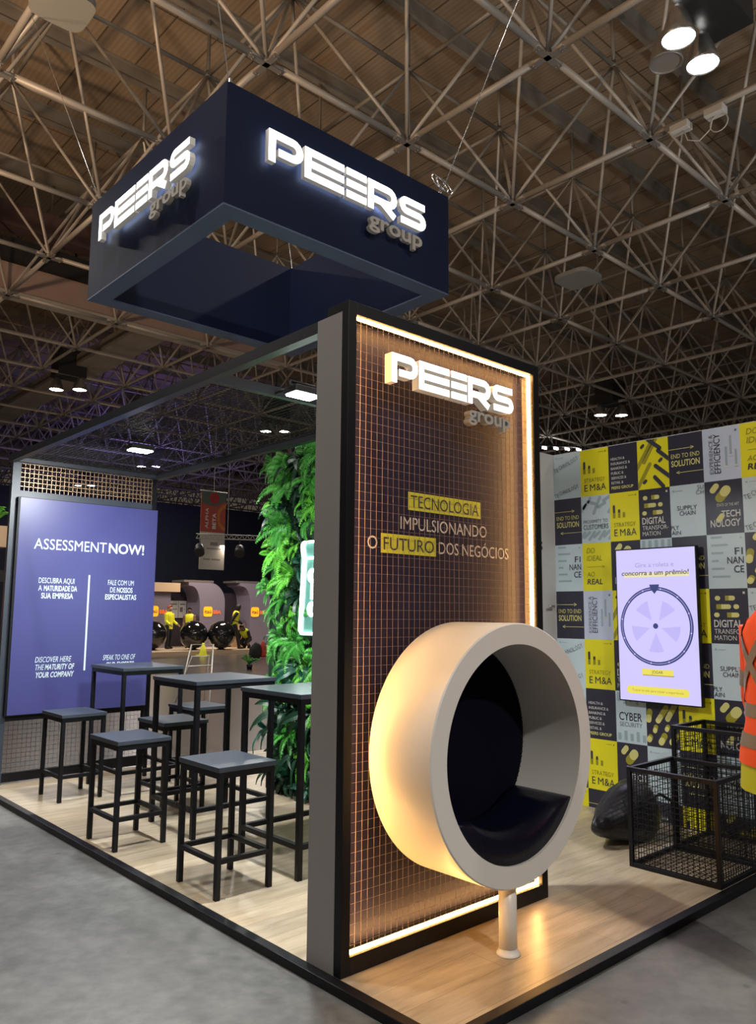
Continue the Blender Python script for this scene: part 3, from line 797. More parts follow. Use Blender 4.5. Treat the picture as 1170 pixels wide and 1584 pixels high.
def T_end(f, w, h):
    f.rect(0, 0, w, h, PN, 0)
    f.rect(.0, .285, .19, .289, PTC); f.text('>', .178, .268, .038, PTC, w=.026)
    f.text('END TO END', .022, .215, .033, PTC, w=.225); f.text('SOLUTION', .022, .150, .047, PTC, w=.225, bold=.018)
    f.rect(.07, .098, w, .102, PTC); f.text('<', .060, .081, .038, PTC, w=.026)
def T_prox(f, w, h):
    f.rect(0, 0, w, h, PL, 0); c = (0, 0, w, h)
    for k in range(7):
        x = -.02 + k*.047
        f.pill(x, .25 + .05*(k % 3), x+.06, .33 + .05*(k % 2), .014, PLM, 1, c); f.pill(x, .03 + .02*(k % 2), x+.05, .09, .013, PLM, 1, c)
    f.text('PROXIMITY TO', .020, .168, .028, PTG, w=.23); f.text('CUSTOMERS', .020, .115, .040, PTD, w=.235)
def T_dig(f, w, h):
    f.rect(0, 0, w, h, PN, 0)
    for x, y, l in ((.055, .33, .006), (.13, .33, .035), (.065, .268, .07), (.185, .268, .006), (.045, .208, .006), (.14, .208, .05)):
        f.pill(x, y, x+l, y, .017, PTC)
        if l > .02: f.rect(x-.018, y-.018, x+l*.25, y+.018, PYD, 2)
    f.text('DIGITAL', .026, .120, .052, PTW, w=.20, bold=.018); f.text('TRANSFOR-', .026, .072, .034, PTW, w=.225); f.text('MATION', .026, .026, .034, PTW, w=.155)
    f.rect(w-.035, h-.040, w-.020, h-.024, PTW)
def T_sup(f, w, h):
    f.rect(0, 0, w, h, PL, 0); c = (0, 0, w, h)
    f.rect(.022, h-.05, .036, h-.034, PLM); f.rect(.045, h-.046, .10, h-.041, PLM)
    f.text('SUPPLY', .055, .205, .033, PTD, w=.155); f.text('CHAIN', .072, .163, .033, PTD, w=.125)
    f.text('SU', w-.055, h-.046, .031, PTG, w=.05); f.text('CH', w-.065, h-.085, .031, PTG, w=.06)
    f.text('PLY', .0, .058, .031, PTD, w=.062); f.text('AIN', .004, .018, .031, PTD, w=.072)
def T_ind(f, w, h):
    f.rect(0, 0, w, h, PN, 0); c = (0, 0, w, h)
    f.pill(.06, .33, .085, .36, .022, PTC, 1, c); f.pill(.11, .27, .155, .32, .034, PYD, 1, c); f.pill(.145, .31, .158, .325, .034, PTC, 2, c); f.pill(.095, .105, .12, .135, .020, PTC, 1, c)
    f.text('STATE OF THE ART', .085, .205, .022, PTW, w=.16); f.text('TECH', w-.155, .125, .048, PTW, 3, w=.135, bold=.018); f.text('NOLOGY', .035, .055, .052, PTW, 3, w=.215, bold=.018)
def T_fin(f, w, h):
    f.rect(0, 0, w, h, PL, 0)
    for k, l in enumerate((.08, .12, .085, .05, .09, .13)): f.rect(.03, .37-k*.058, .03+l, .385-k*.058, PLM)
    f.text('F', w-.075, .245, .050, PTD, w=.034, bold=.006); f.text('I', w-.028, .245, .050, PTD, w=.009, bold=.006); f.text('NAN', w-.015, .18, .050, PTD, w=.115, align='R', bold=.006); f.text('CE', w-.015, .115, .050, PTD, w=.07, align='R', bold=.006)
    f.rect(w-.035, h-.040, w-.022, h-.026, PLM)
def T_ideal(f, w, h):
    f.rect(0, 0, w, h, PY, 0)
    f.text('DO', .042, .315, .044, PTO, w=.075, shear=.15); f.text('IDEAL', .042, .250, .044, PTO, w=.145, shear=.15)
    f.rect(.045, .198, .20, .2015, PTO); f.text('>', .188, .182, .034, PTO, w=.022)
    f.text('AO', .042, .118, .040, PTO, w=.07, shear=.15); f.text('REAL', .042, .055, .044, PTD, w=.145, bold=.018, shear=.15)
def T_exp(f, w, h):
    f.rect(0, 0, w, h, PLV, 0)
    f.text('EXPERIENCE &', .075, .055, .028, PTG, w=.30, rot=PI/2); f.text('EFFICIENCY', .128, .055, .046, PTD, w=.30, rot=PI/2)
    for x, y0, y1 in ((.17, .10, .25), (.205, .18, .33), (.24, .10, .22)): f.rect(x-.008, y0, x+.008, y1, PLM); f.ellipse(x, y0, .014, .008, PTW, 2)
    f.rect(w-.035, h-.044, w-.020, h-.028, PTG)
def T_cyb(f, w, h):
    f.rect(0, 0, w, h, PL, 0)
    for k, x in enumerate((.03, .085, .14, .195, .25)):
        f.rect(x-.014, .02, x+.014, .075 + .02*(k % 2), PLM); f.rect(x-.014, .32 - .02*(k % 2), x+.014, .39, PLM)
    f.text('CYBER', .030, .175, .062, PTD, w=.205, bold=.008); f.text('SECURITY', .035, .128, .033, PTG, w=.20)
def T_pill(f, w, h):
    f.rect(0, 0, w, h, PN, 0); c = (0, 0, w, h)
    for x0, y0, x1, y1, r in ((.07, .36, .09, .39, .022), (.10, .20, .17, .30, .022), (.18, .22, .25, .34, .022), (.02, .20, .03, .26, .024), (.02, .05, .03, .07, .022), (.12, .04, .15, .09, .024), (.21, .05, .25, .10, .024), (.17, .14, .18, .16, .018), (.07, .12, .08, .15, .018)):
        f.pill(x0, y0, x1, y1, r, PYD, 1, c); f.pill(x0, y0, x0 + (x1-x0)*.3, y0 + (y1-y0)*.3, r*.95, PTC, 2, c)
grid = [[T_tech, T_strat, T_list, T_diag, T_end, T_exp, T_ideal],
        [T_end, T_prox, T_strat, T_dig, T_sup, T_ind, T_tech],
        [T_fin, T_ideal, T_ind, T_cyb, T_end, T_fin, T_pill],
        [T_end, T_exp, T_diag, T_prox, T_strat, T_dig, T_tech],
        [T_tech, T_strat, T_dig, T_list, T_end, T_sup, T_ind],
        [T_fin, T_list, T_cyb, T_pill, T_strat, T_ind, T_prox],
        [T_dig, T_strat, T_ind, T_sup, T_end, T_cyb, T_list],
        [T_strat, T_end, T_exp, T_list, T_strat, T_pill, T_fin]]
YS = [1.276, 1.004, .731, .468, .202, -.074, -.354, -.66]
for r, row in enumerate(grid):
    zt = 2.95 - .4*r if r else 2.95; zb = 2.95 - .4*(r+1)
    for c, fn in enumerate(row):
        w = YS[c] - YS[c+1]; k = w / TWID
        f = Flat((WX - .0015, YS[c], zb), (0, -k, 0), (0, 0, 1)); f.N = Vector((-1, 0, 0))
        fn(f, TWID, THGT)
        if zb < 0:
            for v in list(f.mb.bm.verts):
                pass
            bmesh.ops.bisect_plane(f.mb.bm, geom=f.mb.bm.verts[:] + f.mb.bm.edges[:] + f.mb.bm.faces[:], plane_co=(0, 0, .003), plane_no=(0, 0, -1), clear_outer=True)
        f.build('poster_tile', wr)

# ================================================================ TELEVISION
tv = thing('television', 'upright screen showing a prize wheel, on the poster wall', 'screen', (WX-.05, .315, 1.48))
m = MB(); m.box((WX-.075, -.022, .885), (WX-.035, .652, 2.075)); m.build('bezel', BLACK, tv, bevel=.003)
m = MB(); m.box((WX-.034, .15, 1.2), (WX-.0105, .48, 1.75)); m.build('wall_bracket', DARK, tv)
f = Flat((WX-.0765, .642, .895), (0, -1, 0), (0, 0, 1)); f.N = Vector((-1, 0, 0))
W, H = .654, 1.17
f.rect(0, 0, W, H, SCREENW, 0)
f.text('Gire a roleta e', .165, 1.030, .034, SCREENT, w=.32, sx=.9)
f.rect(.065, .952, .605, .986, SCREENP, 1)
f.text('concorra a um pr\u00eamio!', .045, .968, .036, SCREENK, w=.555, bold=.014, shear=.12)
cx, cy, R = .322, .575, .300
f.ellipse(cx, cy, R, R, SCREEND, 1, 72); f.ellipse(cx, cy, R-.028, R-.028, SCREENW, 2, 64); f.ring(cx, cy, R-.016, R-.012, SCREENV, 2)
for k in range(5):
    a = math.radians(90 + 36 + 72*k); P = [(cx + .05*math.cos(a), cy + .05*math.sin(a))]
    for q in range(7): t = a - .31 + .62*q/6; P.append((cx + .20*math.cos(t), cy + .20*math.sin(t)))
    f.poly(P, SCREENL, 3)
for k in range(12): a = math.radians(20 + 30*k); f.ellipse(cx + (R-.014)*math.cos(a), cy + (R-.014)*math.sin(a), .006, .006, SCREENW, 3, 10)
f.ellipse(cx, cy, .021, .021, SCREEND, 4)
f.poly([(cx-.040, cy+R+.018), (cx-.034, cy+R-.012), (cx, cy+R-.055), (cx+.034, cy+R-.012), (cx+.040, cy+R+.018)][::-1], SCREEND, 4)
f.rect(.20, .197, .455, .205, SCREENO, 1); f.rect(.196, .203, .449, .247, SCREENY, 2); f.text('JOGAR', .322, .215, .022, SCREENK, 3, w=.09, align='C')
f.pill(.09, .083, .54, .083, .030, SCREENY, 1); f.text('Toque na tela para iniciar a experi\u00eancia', .315, .074, .017, SCREENO, 2, w=.42, align='C')
f.build('display', tv)['label'] = 'glowing lilac display with prize wheel'
area_light('television_glow', (WX-.10, .315, 1.48), (0, .315, 1.48), 3, .6, (.75, .7, 1), 'RECTANGLE', 1.1)

# ================================================================ WIRE BASKETS, BAG
def basket(x0, x1, y0, y1, h, label):
    t = thing('wire_basket', label, 'basket', ((x0+x1)/2, (y0+y1)/2, 0), 'black wire baskets by the poster wall'); b = .026
    for x in (x0, x1-b):
        for y in (y0, y1-b):
            m = MB(); m.box((x, y, 0), (x+b, y+b, h)); m.build('corner_post', BLACK, t, bevel=.002)
    for z in (0, h-b):
        for y in (y0, y1-b):
            m = MB(); m.box((x0+b, y, z), (x1-b, y+b, z+b)); m.build('rail', BLACK, t, bevel=.002)
        for x in (x0, x1-b):
            m = MB(); m.box((x, y0+b, z), (x+b, y1-b, z+b)); m.build('rail', BLACK, t, bevel=.002)
    s, r = .034, .0016
    for O, U, V, w, hh in [((x0+b, y0+b/2, b), (1, 0, 0), (0, 0, 1), x1-x0-2*b, h-2*b), ((x0+b, y1-b/2, b), (1, 0, 0), (0, 0, 1), x1-x0-2*b, h-2*b), ((x0+b/2, y0+b, b), (0, 1, 0), (0, 0, 1), y1-y0-2*b, h-2*b), ((x1-b/2, y0+b, b), (0, 1, 0), (0, 0, 1), y1-y0-2*b, h-2*b), ((x0+b, y0+b, b*.6), (1, 0, 0), (0, 1, 0), x1-x0-2*b, y1-y0-2*b)]:
        m = MB(); wire_grid(m, O, U, V, w, hh, s, r); m.build('wire_panel', WIREB, t)
    return t
basket(2.33, 2.915, -.590, -.012, .60, 'lower black wire basket in front, beside the black bag')
basket(2.955, 3.44, -.590, .006, .80, 'taller black wire basket standing against the poster wall')

bag = thing('duffel_bag', 'black soft bag slumped on the floor behind the lower wire basket', 'bag', (2.75, .30, 0))
m = MB(); bmesh.ops.create_icosphere(m.bm, subdivisions=4, radius=1)
from mathutils import noise as NZ
for v in m.bm.verts:
    c = v.co.copy(); nz = NZ.noise(c*2.2) * .10 + NZ.noise(Vector((c.x*3, c.y*9, c.z*9))) * .05
    z = c.z * (1 + nz); z = max(z, -.60)
    xx = c.x; taper = .40 + .60 * min(1, (xx + 1) / 1.3)
    v.co = Vector((2.80 + c.x * .38 * (1 + nz*.4), .30 + c.y * .19 * (1 + nz) * taper, (.155 + z * .26 * taper)))
for f_ in m.bm.faces: f_.smooth = True
mz = min(v.co.z for v in m.bm.verts)
for v in m.bm.verts: v.co.z -= mz
m.build('bag_body', mat('black_nylon', (.010, .010, .013), .38, bump=.5, nscale=22), bag)
m = MB(); m.path([(2.72, .10, .30), (2.80, .02, .36), (2.92, -.0, .30), (2.98, .02, .20)], .011, 6); m.build('carry_strap', BLACK, bag)
m = MB(); m.path([(3.0, .065, .30), (3.02, .045, .24), (3.05, .04, .18), (3.02, .04, .12)], .010, 6); m.build('hang_tag', mat('pale_tag', (.5, .5, .48), .5), bag)

# ================================================================ HALL LAMPS AND CEILING FITTINGS
def hall_lamp(label, spots, housing, r=.24, tri=True):
    cx = sum(s[0] for s in spots)/len(spots); cy = sum(s[1] for s in spots)/len(spots)
    t = thing('hall_lamp', label, 'ceiling light', (cx, cy, 9.5), 'round downlights hung from the roof frame')
    for (x, y, on) in spots:
        m = MB(); m.lathe([(.05, 10.0), (.12, 9.9), (r*.75, 9.72), (r, 9.52), (r, 9.50), (r*.93, 9.49), (r*.9, 9.52)], (x, y, 0), 'Z', 32); rf = m.build('reflector', CHROME if on else PLATE, t)
        m = MB(); m.lathe([(.001, 9.515), (r*.9, 9.515)], (x, y, 0), 'Z', 32); m.build('lens', LAMP if on else LAMPOFF, rf)
    if housing:
        a, b = housing; m = MB(); m.box(a, b); m.build('gear_box', DARK, t)
        m = MB(); m.tube((cx, cy, b[2]-.01), (cx, cy, 14.76), .03, 6); m.build('hanger_rod', DARK, t)
    return t
def pair(x, y, label, d=.42): hall_lamp(label, [(x-d*.75, y+d*.66, 1), (x+d*.75, y-d*.66, 1)], ((x-.5, y-.4, 9.95), (x+.5, y+.4, 10.9)), .26)
hall_lamp('cluster of three round hall lamps at the upper right, one unlit', [(7.47, 1.85, 1), (8.22, 1.86, 1), (7.80, 2.21, 0)], ((7.4, 1.3, 10.1), (8.7, 1.9, 10.9)))
pair(8.0, 25.3, 'pair of glowing hall lamps at the far left above the violet panel')
pair(17.24, 25.5, 'pair of glowing hall lamps seen through the canopy mesh')
pair(17.1, 37.4, 'pair of glowing hall lamps just right of the screen frame corner')
pair(17.2, 46.5, 'pair of glowing hall lamps seen through the copper mesh')
pair(25.3, 13.7, 'pair of glowing hall lamps above the poster wall')
rb = thing('light_string', 'row of small bright lamps far beyond the poster wall', 'light string', (28.4, 18.7, 9.4))
m = MB(); m.tube((27.4, 19.3, 9.5), (29.6, 18.0, 9.5), .05, 6); m.build('rail', DARK, rb); m = MB(); m.tube((28.4, 18.7, 9.5), (28.4, 18.7, 14.75), .02, 6); m.build('hanger_rod', DARK, rb)
for k in range(5):
    m = MB(); x = 27.5 + k*.5; m.box((x, 19.24-k*.3, 9.36), (x+.3, 19.30-k*.3, 9.44)); m.build('bulb', LAMP, rb)
SPK = mat('grey_plastic', (.30, .31, .30), .5)
def ceiling_speaker(x, y, label, s=.42):
    t = thing('ceiling_speaker', label, 'loudspeaker', (x, y, 9.9))
    m = MB(); P = []
    for k in range(32):
        a = 2*PI*k/32; c, q = math.cos(a), math.sin(a); e = .45
        P.append((x + s*abs(c)**e*(1 if c > 0 else -1), y + s*abs(q)**e*(1 if q > 0 else -1)))
    lo = [m.bm.verts.new((a, b, 9.80)) for a, b in P]; hi = [m.bm.verts.new((a, b, 9.90)) for a, b in P]
    m.bm.faces.new(lo[::-1]); m.bm.faces.new(hi)
    for k in range(32): m.bm.faces.new((lo[k], lo[(k+1) % 32], hi[(k+1) % 32], hi[k]))
    m.build('cover', SPK, t)
    m = MB(); m.tube((x, y, 9.90), (x, y, 10.05), .04, 8); m.build('bracket', DARK, t)
ceiling_speaker(1.08, 7.52, 'grey rounded panel under the roof frame at the upper left', .38)
ceiling_speaker(13.9, 7.7, 'grey rounded panel under the roof frame beyond the tower', .48)
ap = thing('network_box', 'two small white boxes with looped cable on a roof tube', 'network device', (9.96, 2.6, 10))
for y in (3.05, 2.45):
    m = MB(); m.box((9.86, y-.16, 9.80), (10.06, y+.16, 9.93)); m.build('casing', mat('white_plastic', (.6, .6, .58), .4), ap, bevel=.01)
m = MB(); m.path([(9.96, 3.0, 9.8), (9.98, 2.95, 9.6), (9.98, 2.75, 9.5), (9.96, 2.55, 9.6), (9.96, 2.5, 9.8)], .012, 6); m.path([(9.96 + .0, 2.4 + .15*math.cos(t), 9.65 + .15*math.sin(t)) for t in [2*PI*k/14 for k in range(14)]], .010, 5, closed=True); m.build('cable', mat('white_plastic', (.6, .6, .58), .4), ap)

# ================================================================ PEOPLE
SKIN = mat('skin', (.42, .24, .16), .5); SKIND = mat('deep_skin', (.16, .085, .055), .5); HAIR = mat('dark_hair', (.012, .010, .009), .5)
BLK = mat('black_cloth', (.012, .012, .014), .8); ORG = mat('hi_vis_orange', (.95, .10, .012), .6); LIM = mat('hi_vis_lime', (.52, .60, .015), .6); TAPE = mat('reflective_tape', (.20, .17, .145), .4)
YEL = mat('hi_vis_yellow', (.80, .78, .02), .6); SHOE = mat('black_boot', (.01, .01, .01), .5)
def lerp_tab(tab, z):
    if z <= tab[0][0]: return tab[0][1:]
    for a, b in zip(tab, tab[1:]):
        if z <= b[0]:
            t = (z - a[0]) / (b[0] - a[0]); return tuple(p + (q - p) * t for p, q in zip(a[1:], b[1:]))
    return tab[-1][1:]
# z, forward offset, half width, half depth (for a 1.75 m figure)
TORSO = [(.70, .0, .150, .115), (.90, .0, .168, .122), (1.02, .005, .152, .112), (1.15, .0, .155, .112), (1.30, -.005, .178, .122), (1.40, -.015, .182, .112), (1.455, -.015, .150, .085), (1.50, -.01, .075, .062)]
def person(label, loc, face, h=1.75, top=ORG, sleeve=None, legs=BLK, vest=None, skin=SKIN, lean=0.0, stride=0.0, arms=((0, .06), (0, .06)), crouch=0.0, bands=None, hem=None, hair='short', cap=None, xtape=False, tz0=.80, hf=0.0, flare=0.0):
    k = h / 1.75; ang = math.atan2(face[1], face[0]) - PI/2
    root = thing('person', label, 'person', loc); root.rotation_euler = (0, 0, ang)
    dz = -crouch
    def X(p, upper=True):
        p = Vector(p)
        if upper:
            z = p.z - .92; c, s = math.cos(lean), math.sin(lean)
            p = Vector((p.x, p.y * c + z * s, .92 + z * c - p.y * s)); p.z += dz
        return p * k
    def local(m, name, mt=None):
        o = m.build(name, mt); o.parent = root; return o
    def legpts(sx):
        st_ = stride * sx
        hip = Vector((.095*sx, 0, .90 + dz)); ank = Vector((.10*sx, -.02 + st_*.38, .085 + max(0, -st_)*.10)); 
        mid = (hip + ank) / 2; L0 = .82; d = (hip - ank).length; fw_ = math.sqrt(max(0, (L0/2)**2 - (d/2)**2))
        kn = mid + Vector((.02*sx, max(.03, fw_), 0))
        return hip, kn, ank
    def armpts(q):
        sx = -1 if q == 0 else 1; sw, fwd = arms[q]
        sh = Vector((.195*sx, -.01, 1.40)); el = sh + Vector((.035*sx, math.sin(sw)*.29 - .02, -math.cos(sw)*.29)); wr_ = el + Vector((.01*sx, math.sin(sw + fwd*8)*.25, -math.cos(sw + fwd*8)*.25))
        return sh, el, wr_
    # body: one continuous skinned figure
    V = []; E = []; R = []
    def av(p, r, par=None, up=True):
        V.append(X(p, up)); R.append(r*k)
        if par is not None: E.append((par, len(V)-1))
        return len(V)-1
    pel = av((0, 0, .93), .12); sp = av((0, 0, 1.12), .11, pel); ch = av((0, -.005, 1.32), .125, sp); nk = av((0, -.005, 1.47), .055, ch); hb = av((0, .02+hf*.7, 1.545-hf*.3), .062, nk); hm = av((0, .03+hf, 1.63-hf*.4), .088, hb); ht = av((0, .02+hf*1.2, 1.70-hf*.4), .072, hm)
    av((0, .125+hf, 1.605-hf*.4), .014, hm); 
    for sx in (-1, 1): av((.088*sx, .015+hf, 1.62-hf*.4), .018, hm)
    for q in (0, 1):
        sx = -1 if q == 0 else 1; sh, el, wr_ = armpts(q)
        a = av(sh, .055, ch); b = av(el, .042, a); c = av(wr_, .028, b); dd = (wr_ - el).normalized()
        pm = av(wr_ + dd*.06, .032, c)
        fs = Vector((0, 1, 0)) - dd * dd.y; fs.normalize()
        for n_, (o_, ln) in enumerate(((-.030, .058), (-.010, .072), (.010, .078), (.030, .070))):
            f1 = av(wr_ + dd*.095 + fs*o_, .0085, pm); f2 = av(wr_ + dd*(.095 + ln*.5) + fs*o_ + Vector((-.006*sx, 0, 0)), .0080, f1); av(wr_ + dd*(.095 + ln) + fs*o_ + Vector((-.022*sx, 0, 0)), .0070, f2)
        t1 = av(wr_ + dd*.045 + fs*.042, .0095, pm); av(wr_ + dd*.085 + fs*.062 + Vector((-.012*sx, 0, 0)), .0085, t1)
        hip, kn, ank = legpts(sx)
        a = av(hip, .085, pel, False); b = av(kn, .055, a, False); c = av(ank, .038, b, False); av(ank + Vector((0, .14, -.05)), .030, c, False)
    me = bpy.data.meshes.new('body'); me.from_pydata(V, E, []); o = bpy.data.objects.new('body', me); COL.objects.link(o); o.parent = root
    me.materials.append(skin)
    md = o.modifiers.new('skin', 'SKIN'); md.use_smooth_shade = True
    for i_, r_ in enumerate(R): me.skin_vertices[0].data[i_].radius = (r_, r_)
    me.skin_vertices[0].data[0].use_root = True
    sb = o.modifiers.new('sub', 'SUBSURF'); sb.levels = 1; sb.render_levels = 1
    # garments
    def surf(a, z, off=0.0):
        cy, rx, ry = lerp_tab(TORSO, z); off += max(0, 1.28 - z) * flare; return X((math.cos(a)*(rx + off), cy + math.sin(a)*(ry + off), z))
    def loft(z0, z1, off, mt, name, n=12, close=True):
        m = MB(); NS = 28; rings = []
        for q in range(n+1):
            z = z0 + (z1 - z0)*q/n; rings.append([m.bm.verts.new(surf(2*PI*j/NS, z, off)) for j in range(NS)])
        for q in range(n):
            for j in range(NS): m.bm.faces.new((rings[q][j], rings[q][(j+1) % NS], rings[q+1][(j+1) % NS], rings[q+1][j])).smooth = True
        return local(m, name, mt)
    def limb(pts, rads, name, mt, up=True, cuts=6):
        m = MB(); rings = []; P = [X(p, up) for p in pts]
        Q = []; 
        for a in range(len(P)-1):
            for c in range(cuts):
                t = c / cuts; Q.append((P[a].lerp(P[a+1], t), rads[a] + (rads[a+1]-rads[a])*t))
        Q.append((P[-1], rads[-1])); ref = Vector((1, 0, 0))
        for a, (p, r_) in enumerate(Q):
            d = (Q[min(a+1, len(Q)-1)][0] - Q[max(a-1, 0)][0]).normalized(); u = (ref - d*ref.dot(d)).normalized(); w_ = d.cross(u)
            rings.append([m.bm.verts.new(p + (u*math.cos(2*PI*j/16) + w_*math.sin(2*PI*j/16)) * r_ * k) for j in range(16)])
        for a in range(len(rings)-1):
            for j in range(16): m.bm.faces.new((rings[a][j], rings[a][(j+1) % 16], rings[a+1][(j+1) % 16], rings[a+1][j])).smooth = True
        m.bm.faces.new(rings[0])
        return local(m, name, mt)
    if hem: loft(hem[0], .98, .006, hem[1], 'shirt_hem')
    loft(tz0, 1.50, .014, top, 'jacket')
    for q in (0, 1):
        sh, el, wr_ = armpts(q)
        limb([sh + Vector((0, 0, .02)), el, wr_], [.074, .060, .046], 'sleeve', sleeve or top)
        if bands:
            for t0, t1 in ((.30, .42), (.62, .74)):
                seg = lambda t: (sh.lerp(el, t*2) if t < .5 else el.lerp(wr_, t*2-1))
                limb([seg(t0), seg(t1)], [.077 - .022*t0, .077 - .022*t1], 'reflective_band', TAPE, cuts=1)
    for sx in (-1, 1):
        hip, kn, ank = legpts(sx)
        limb([hip + Vector((0, 0, .06)), kn, ank], [.105, .075, .062], 'trouser_leg', legs, False)
        m = MB(); bmesh.ops.create_icosphere(m.bm, subdivisions=2, radius=1)
        for v in m.bm.verts: v.co = (Vector((v.co.x*.048, v.co.y*.135 + .05, max(v.co.z, -.85)*.055 - .038)) + ank) * k
        mn_ = min(v.co.z for v in m.bm.verts)
        for v in m.bm.verts:
            if mn_ < 0 or stride*sx >= 0: v.co.z -= mn_
        local(m, 'boot', SHOE)
    loft(.74 if not hem else .78, 1.0, .004, legs, 'trouser_seat') if not crouch else None
    if vest:
        loft(.92, 1.49, .024, vest, 'hi_vis_vest')
        loft(1.06, 1.11, .028, TAPE, 'reflective_band', 1)
    if bands:
        for z0, z1 in bands: loft(z0, z1, .018, TAPE, 'reflective_band', 2)
    if xtape:
        for s0 in (-1, 1):
            m = MB(); n = 12; prev = None
            for q in range(n+1):
                t = q/n; z = 1.10 + .34*t; a = -PI/2 + s0*(.75 - 1.5*t)
                A, B = m.bm.verts.new(surf(a, z-.03, .020)), m.bm.verts.new(surf(a, z+.03, .020))
                if prev: m.bm.faces.new((prev[0], A, B, prev[1]))
                prev = (A, B)
            local(m, 'reflective_band', TAPE)
    # eyes, mouth, hair
    for sx in (-1, 1):
        m = MB(); bmesh.ops.create_icosphere(m.bm, subdivisions=1, radius=.011*k)
        for v in m.bm.verts: v.co += X((.034*sx, .108+hf, 1.635-hf*.4))
        local(m, 'eye', HAIR)
    m = MB(); c = X((0, .110+hf, 1.565-hf*.4)); m.box(c - Vector((.022, .006, .004))*k, c + Vector((.022, .006, .004))*k); local(m, 'mouth', SKIND)
    m = MB(); bmesh.ops.create_icosphere(m.bm, subdivisions=3, radius=1)
    c = X((0, .010+hf, 1.655-hf*.4)); low = -.75 if hair == 'long' else -.15
    for v in m.bm.verts:
        q = v.co.copy(); q.z = max(q.z, low - (0 if q.y < .1 else -1.0 * min(1, q.y)))
        sz = .115 if q.z > 0 else (.30 if hair == 'long' else .12)
        v.co = c + Vector((q.x*.102, q.y*.108 - .004, q.z*sz)) * k
    local(m, 'hair' if not cap else 'cap', cap or HAIR)
    return root
person('person at the right frame edge in an orange hi-vis jacket with grey bands over lime', (1.498, -1.310, FZ), (.738, -.674), 1.90, ORG, None, BLK, bands=((.93, .985), (1.05, 1.105)), hem=(.755, LIM), xtape=True, skin=SKIND, arms=((.05, .02), (.05, .02)), tz0=.86, hf=.11, flare=.11)
person('person in a yellow hi-vis jacket standing behind the middle black ball', (12.75, 26.0, .10), (.4, -.9), 1.70, YEL, YEL, BLK, cap=mat('red_cap', (.4, .06, .03), .5), skin=SKIN, arms=((.2, .1), (.2, .1)))
person('person in a yellow vest standing behind two black balls by the white notices', (13.75, 26.2, .10), (-.5, -.8), 1.62, BLK, SKIND, BLK, vest=YEL, skin=SKIND, arms=((.3, .12), (.1, .05)))
person('person in black with a yellow vest walking beside the rightmost black ball', (14.95, 24.75, .10), (.90, -.42), 1.78, BLK, BLK, BLK, vest=YEL, skin=SKIN, lean=.22, stride=.62, arms=((.5, .08), (-.4, .05)), hair='long')
person('person in a lime vest crouching low at the foot of the right portal', (15.7, 24.9, .10), (-.8, -.5), 1.7, BLK, BLK, BLK, vest=LIM, skin=SKIND, lean=.9, crouch=.50, arms=((.6, .1), (.5, .1)))

# ================================================================ FAR STAND WITH PORTALS AND BLACK BALLS
BEIGE = mat('beige_laminate', (.55, .40, .26), .5); LILW = mat('lilac_grey_wall', (.20, .175, .235), .6, noise=.06, nscale=1.5); BRN = mat('brown_grey_edge', (.12, .10, .09), .6)
fd = thing('floor_far_deck', None, None, (14, 25, 0), kind='structure')
m = MB(); m.box((9.0, 23.9, FZ), (19, 29, .10)); m.build('deck_block', BEIGE, fd)
ITO = mat('orange_sign', (.9, .35, .01), .5, emit=(1.0, .42, .01), es=.9); ITR = mat('red_orange_letters', (.7, .12, .02), .5, emit=(1, .14, .02), es=.7); ITD = mat('dark_sign_letters', (.05, .03, .05), .5)
def portal(x0, x1, zt, style, lx, label):
    t = thing('portal_column', label, 'portal', ((x0+x1)/2, 27, .10), 'lilac portals of the far stand')
    y0, y1 = 26.8, 27.9
    if style == 0:
        m = MB(); m.box((x0, y0, .10), (x1, y1, zt-.36)); m.build('wall_slab', LILW, t)
        m = MB(); m.box((x0-.04, y0-.25, zt-.36), (x1+.28, y1, zt)); m.build('top_beam', BEIGE, t)
    else:
        P = [(x0, .10), (x0, zt-.95)] + [(x0 - .42 + .42*math.cos(a), zt - .95 + .80*math.sin(a)) for a in [PI/2*q/8 for q in range(1, 9)]] + [(x0-.55, zt-.12), (x0-.55, zt)]
        P += [(x1-.72 + .72*math.cos(a), zt - .82 + .82*math.sin(a)) for a in [PI/2*(8-q)/8 for q in range(9)]] + [(x1, .10)]
        m = MB(); A = [m.bm.verts.new((x, y0, z)) for x, z in P]; B = [m.bm.verts.new((x, y1, z)) for x, z in P]
        m.bm.faces.new(A); m.bm.faces.new(B[::-1])
        for q in range(len(P)): m.bm.faces.new((A[q], A[(q+1) % len(P)], B[(q+1) % len(P)], B[q]))
        m.build('arch_slab', LILW, t)
        m = MB(); m.box((x0-.75, y0+.05, zt+.01), (x1-.55, y1, zt+.10)); m.build('top_beam', BRN, t)
    f = Flat((lx, y0-.02, 1.36), (1, 0, 0), (0, 0, 1)); q = .42
    P = []
    for k in range(32):
        a = 2*PI*k/32; c, s = math.cos(a), math.sin(a); P.append((q/2 + q/2*abs(c)**.4*(1 if c > 0 else -1), q/2 + q/2*abs(s)**.4*(1 if s > 0 else -1)))
    f.poly(P, ITO, 0); f.text('ita\u00fa', .05, .14, .15, ITD, 3, w=.32, bold=.02); f.text('BBA', q+.05, .12, .15, ITR, 3, w=.36, bold=.02)
    f.build('logo_sign', t)
portal(11.9, 13.2, 2.72, 0, 12.25, 'straight lilac portal with beige top beam at the left of the far stand')
portal(14.55, 15.75, 2.78, 1, 14.72, 'curved lilac portal with orange sign in the middle of the far stand')
portal(17.05, 18.1, 2.82, 1, 17.08, 'curved lilac portal at the right of the far stand, partly behind the ferns')
m = MB(); m.box((11.5, 28.0, FZ), (20, 28.1, 2.4)); struct(m.build('wall_far_stand', mat('dark_plum_wall', (.03, .022, .035), .8)))
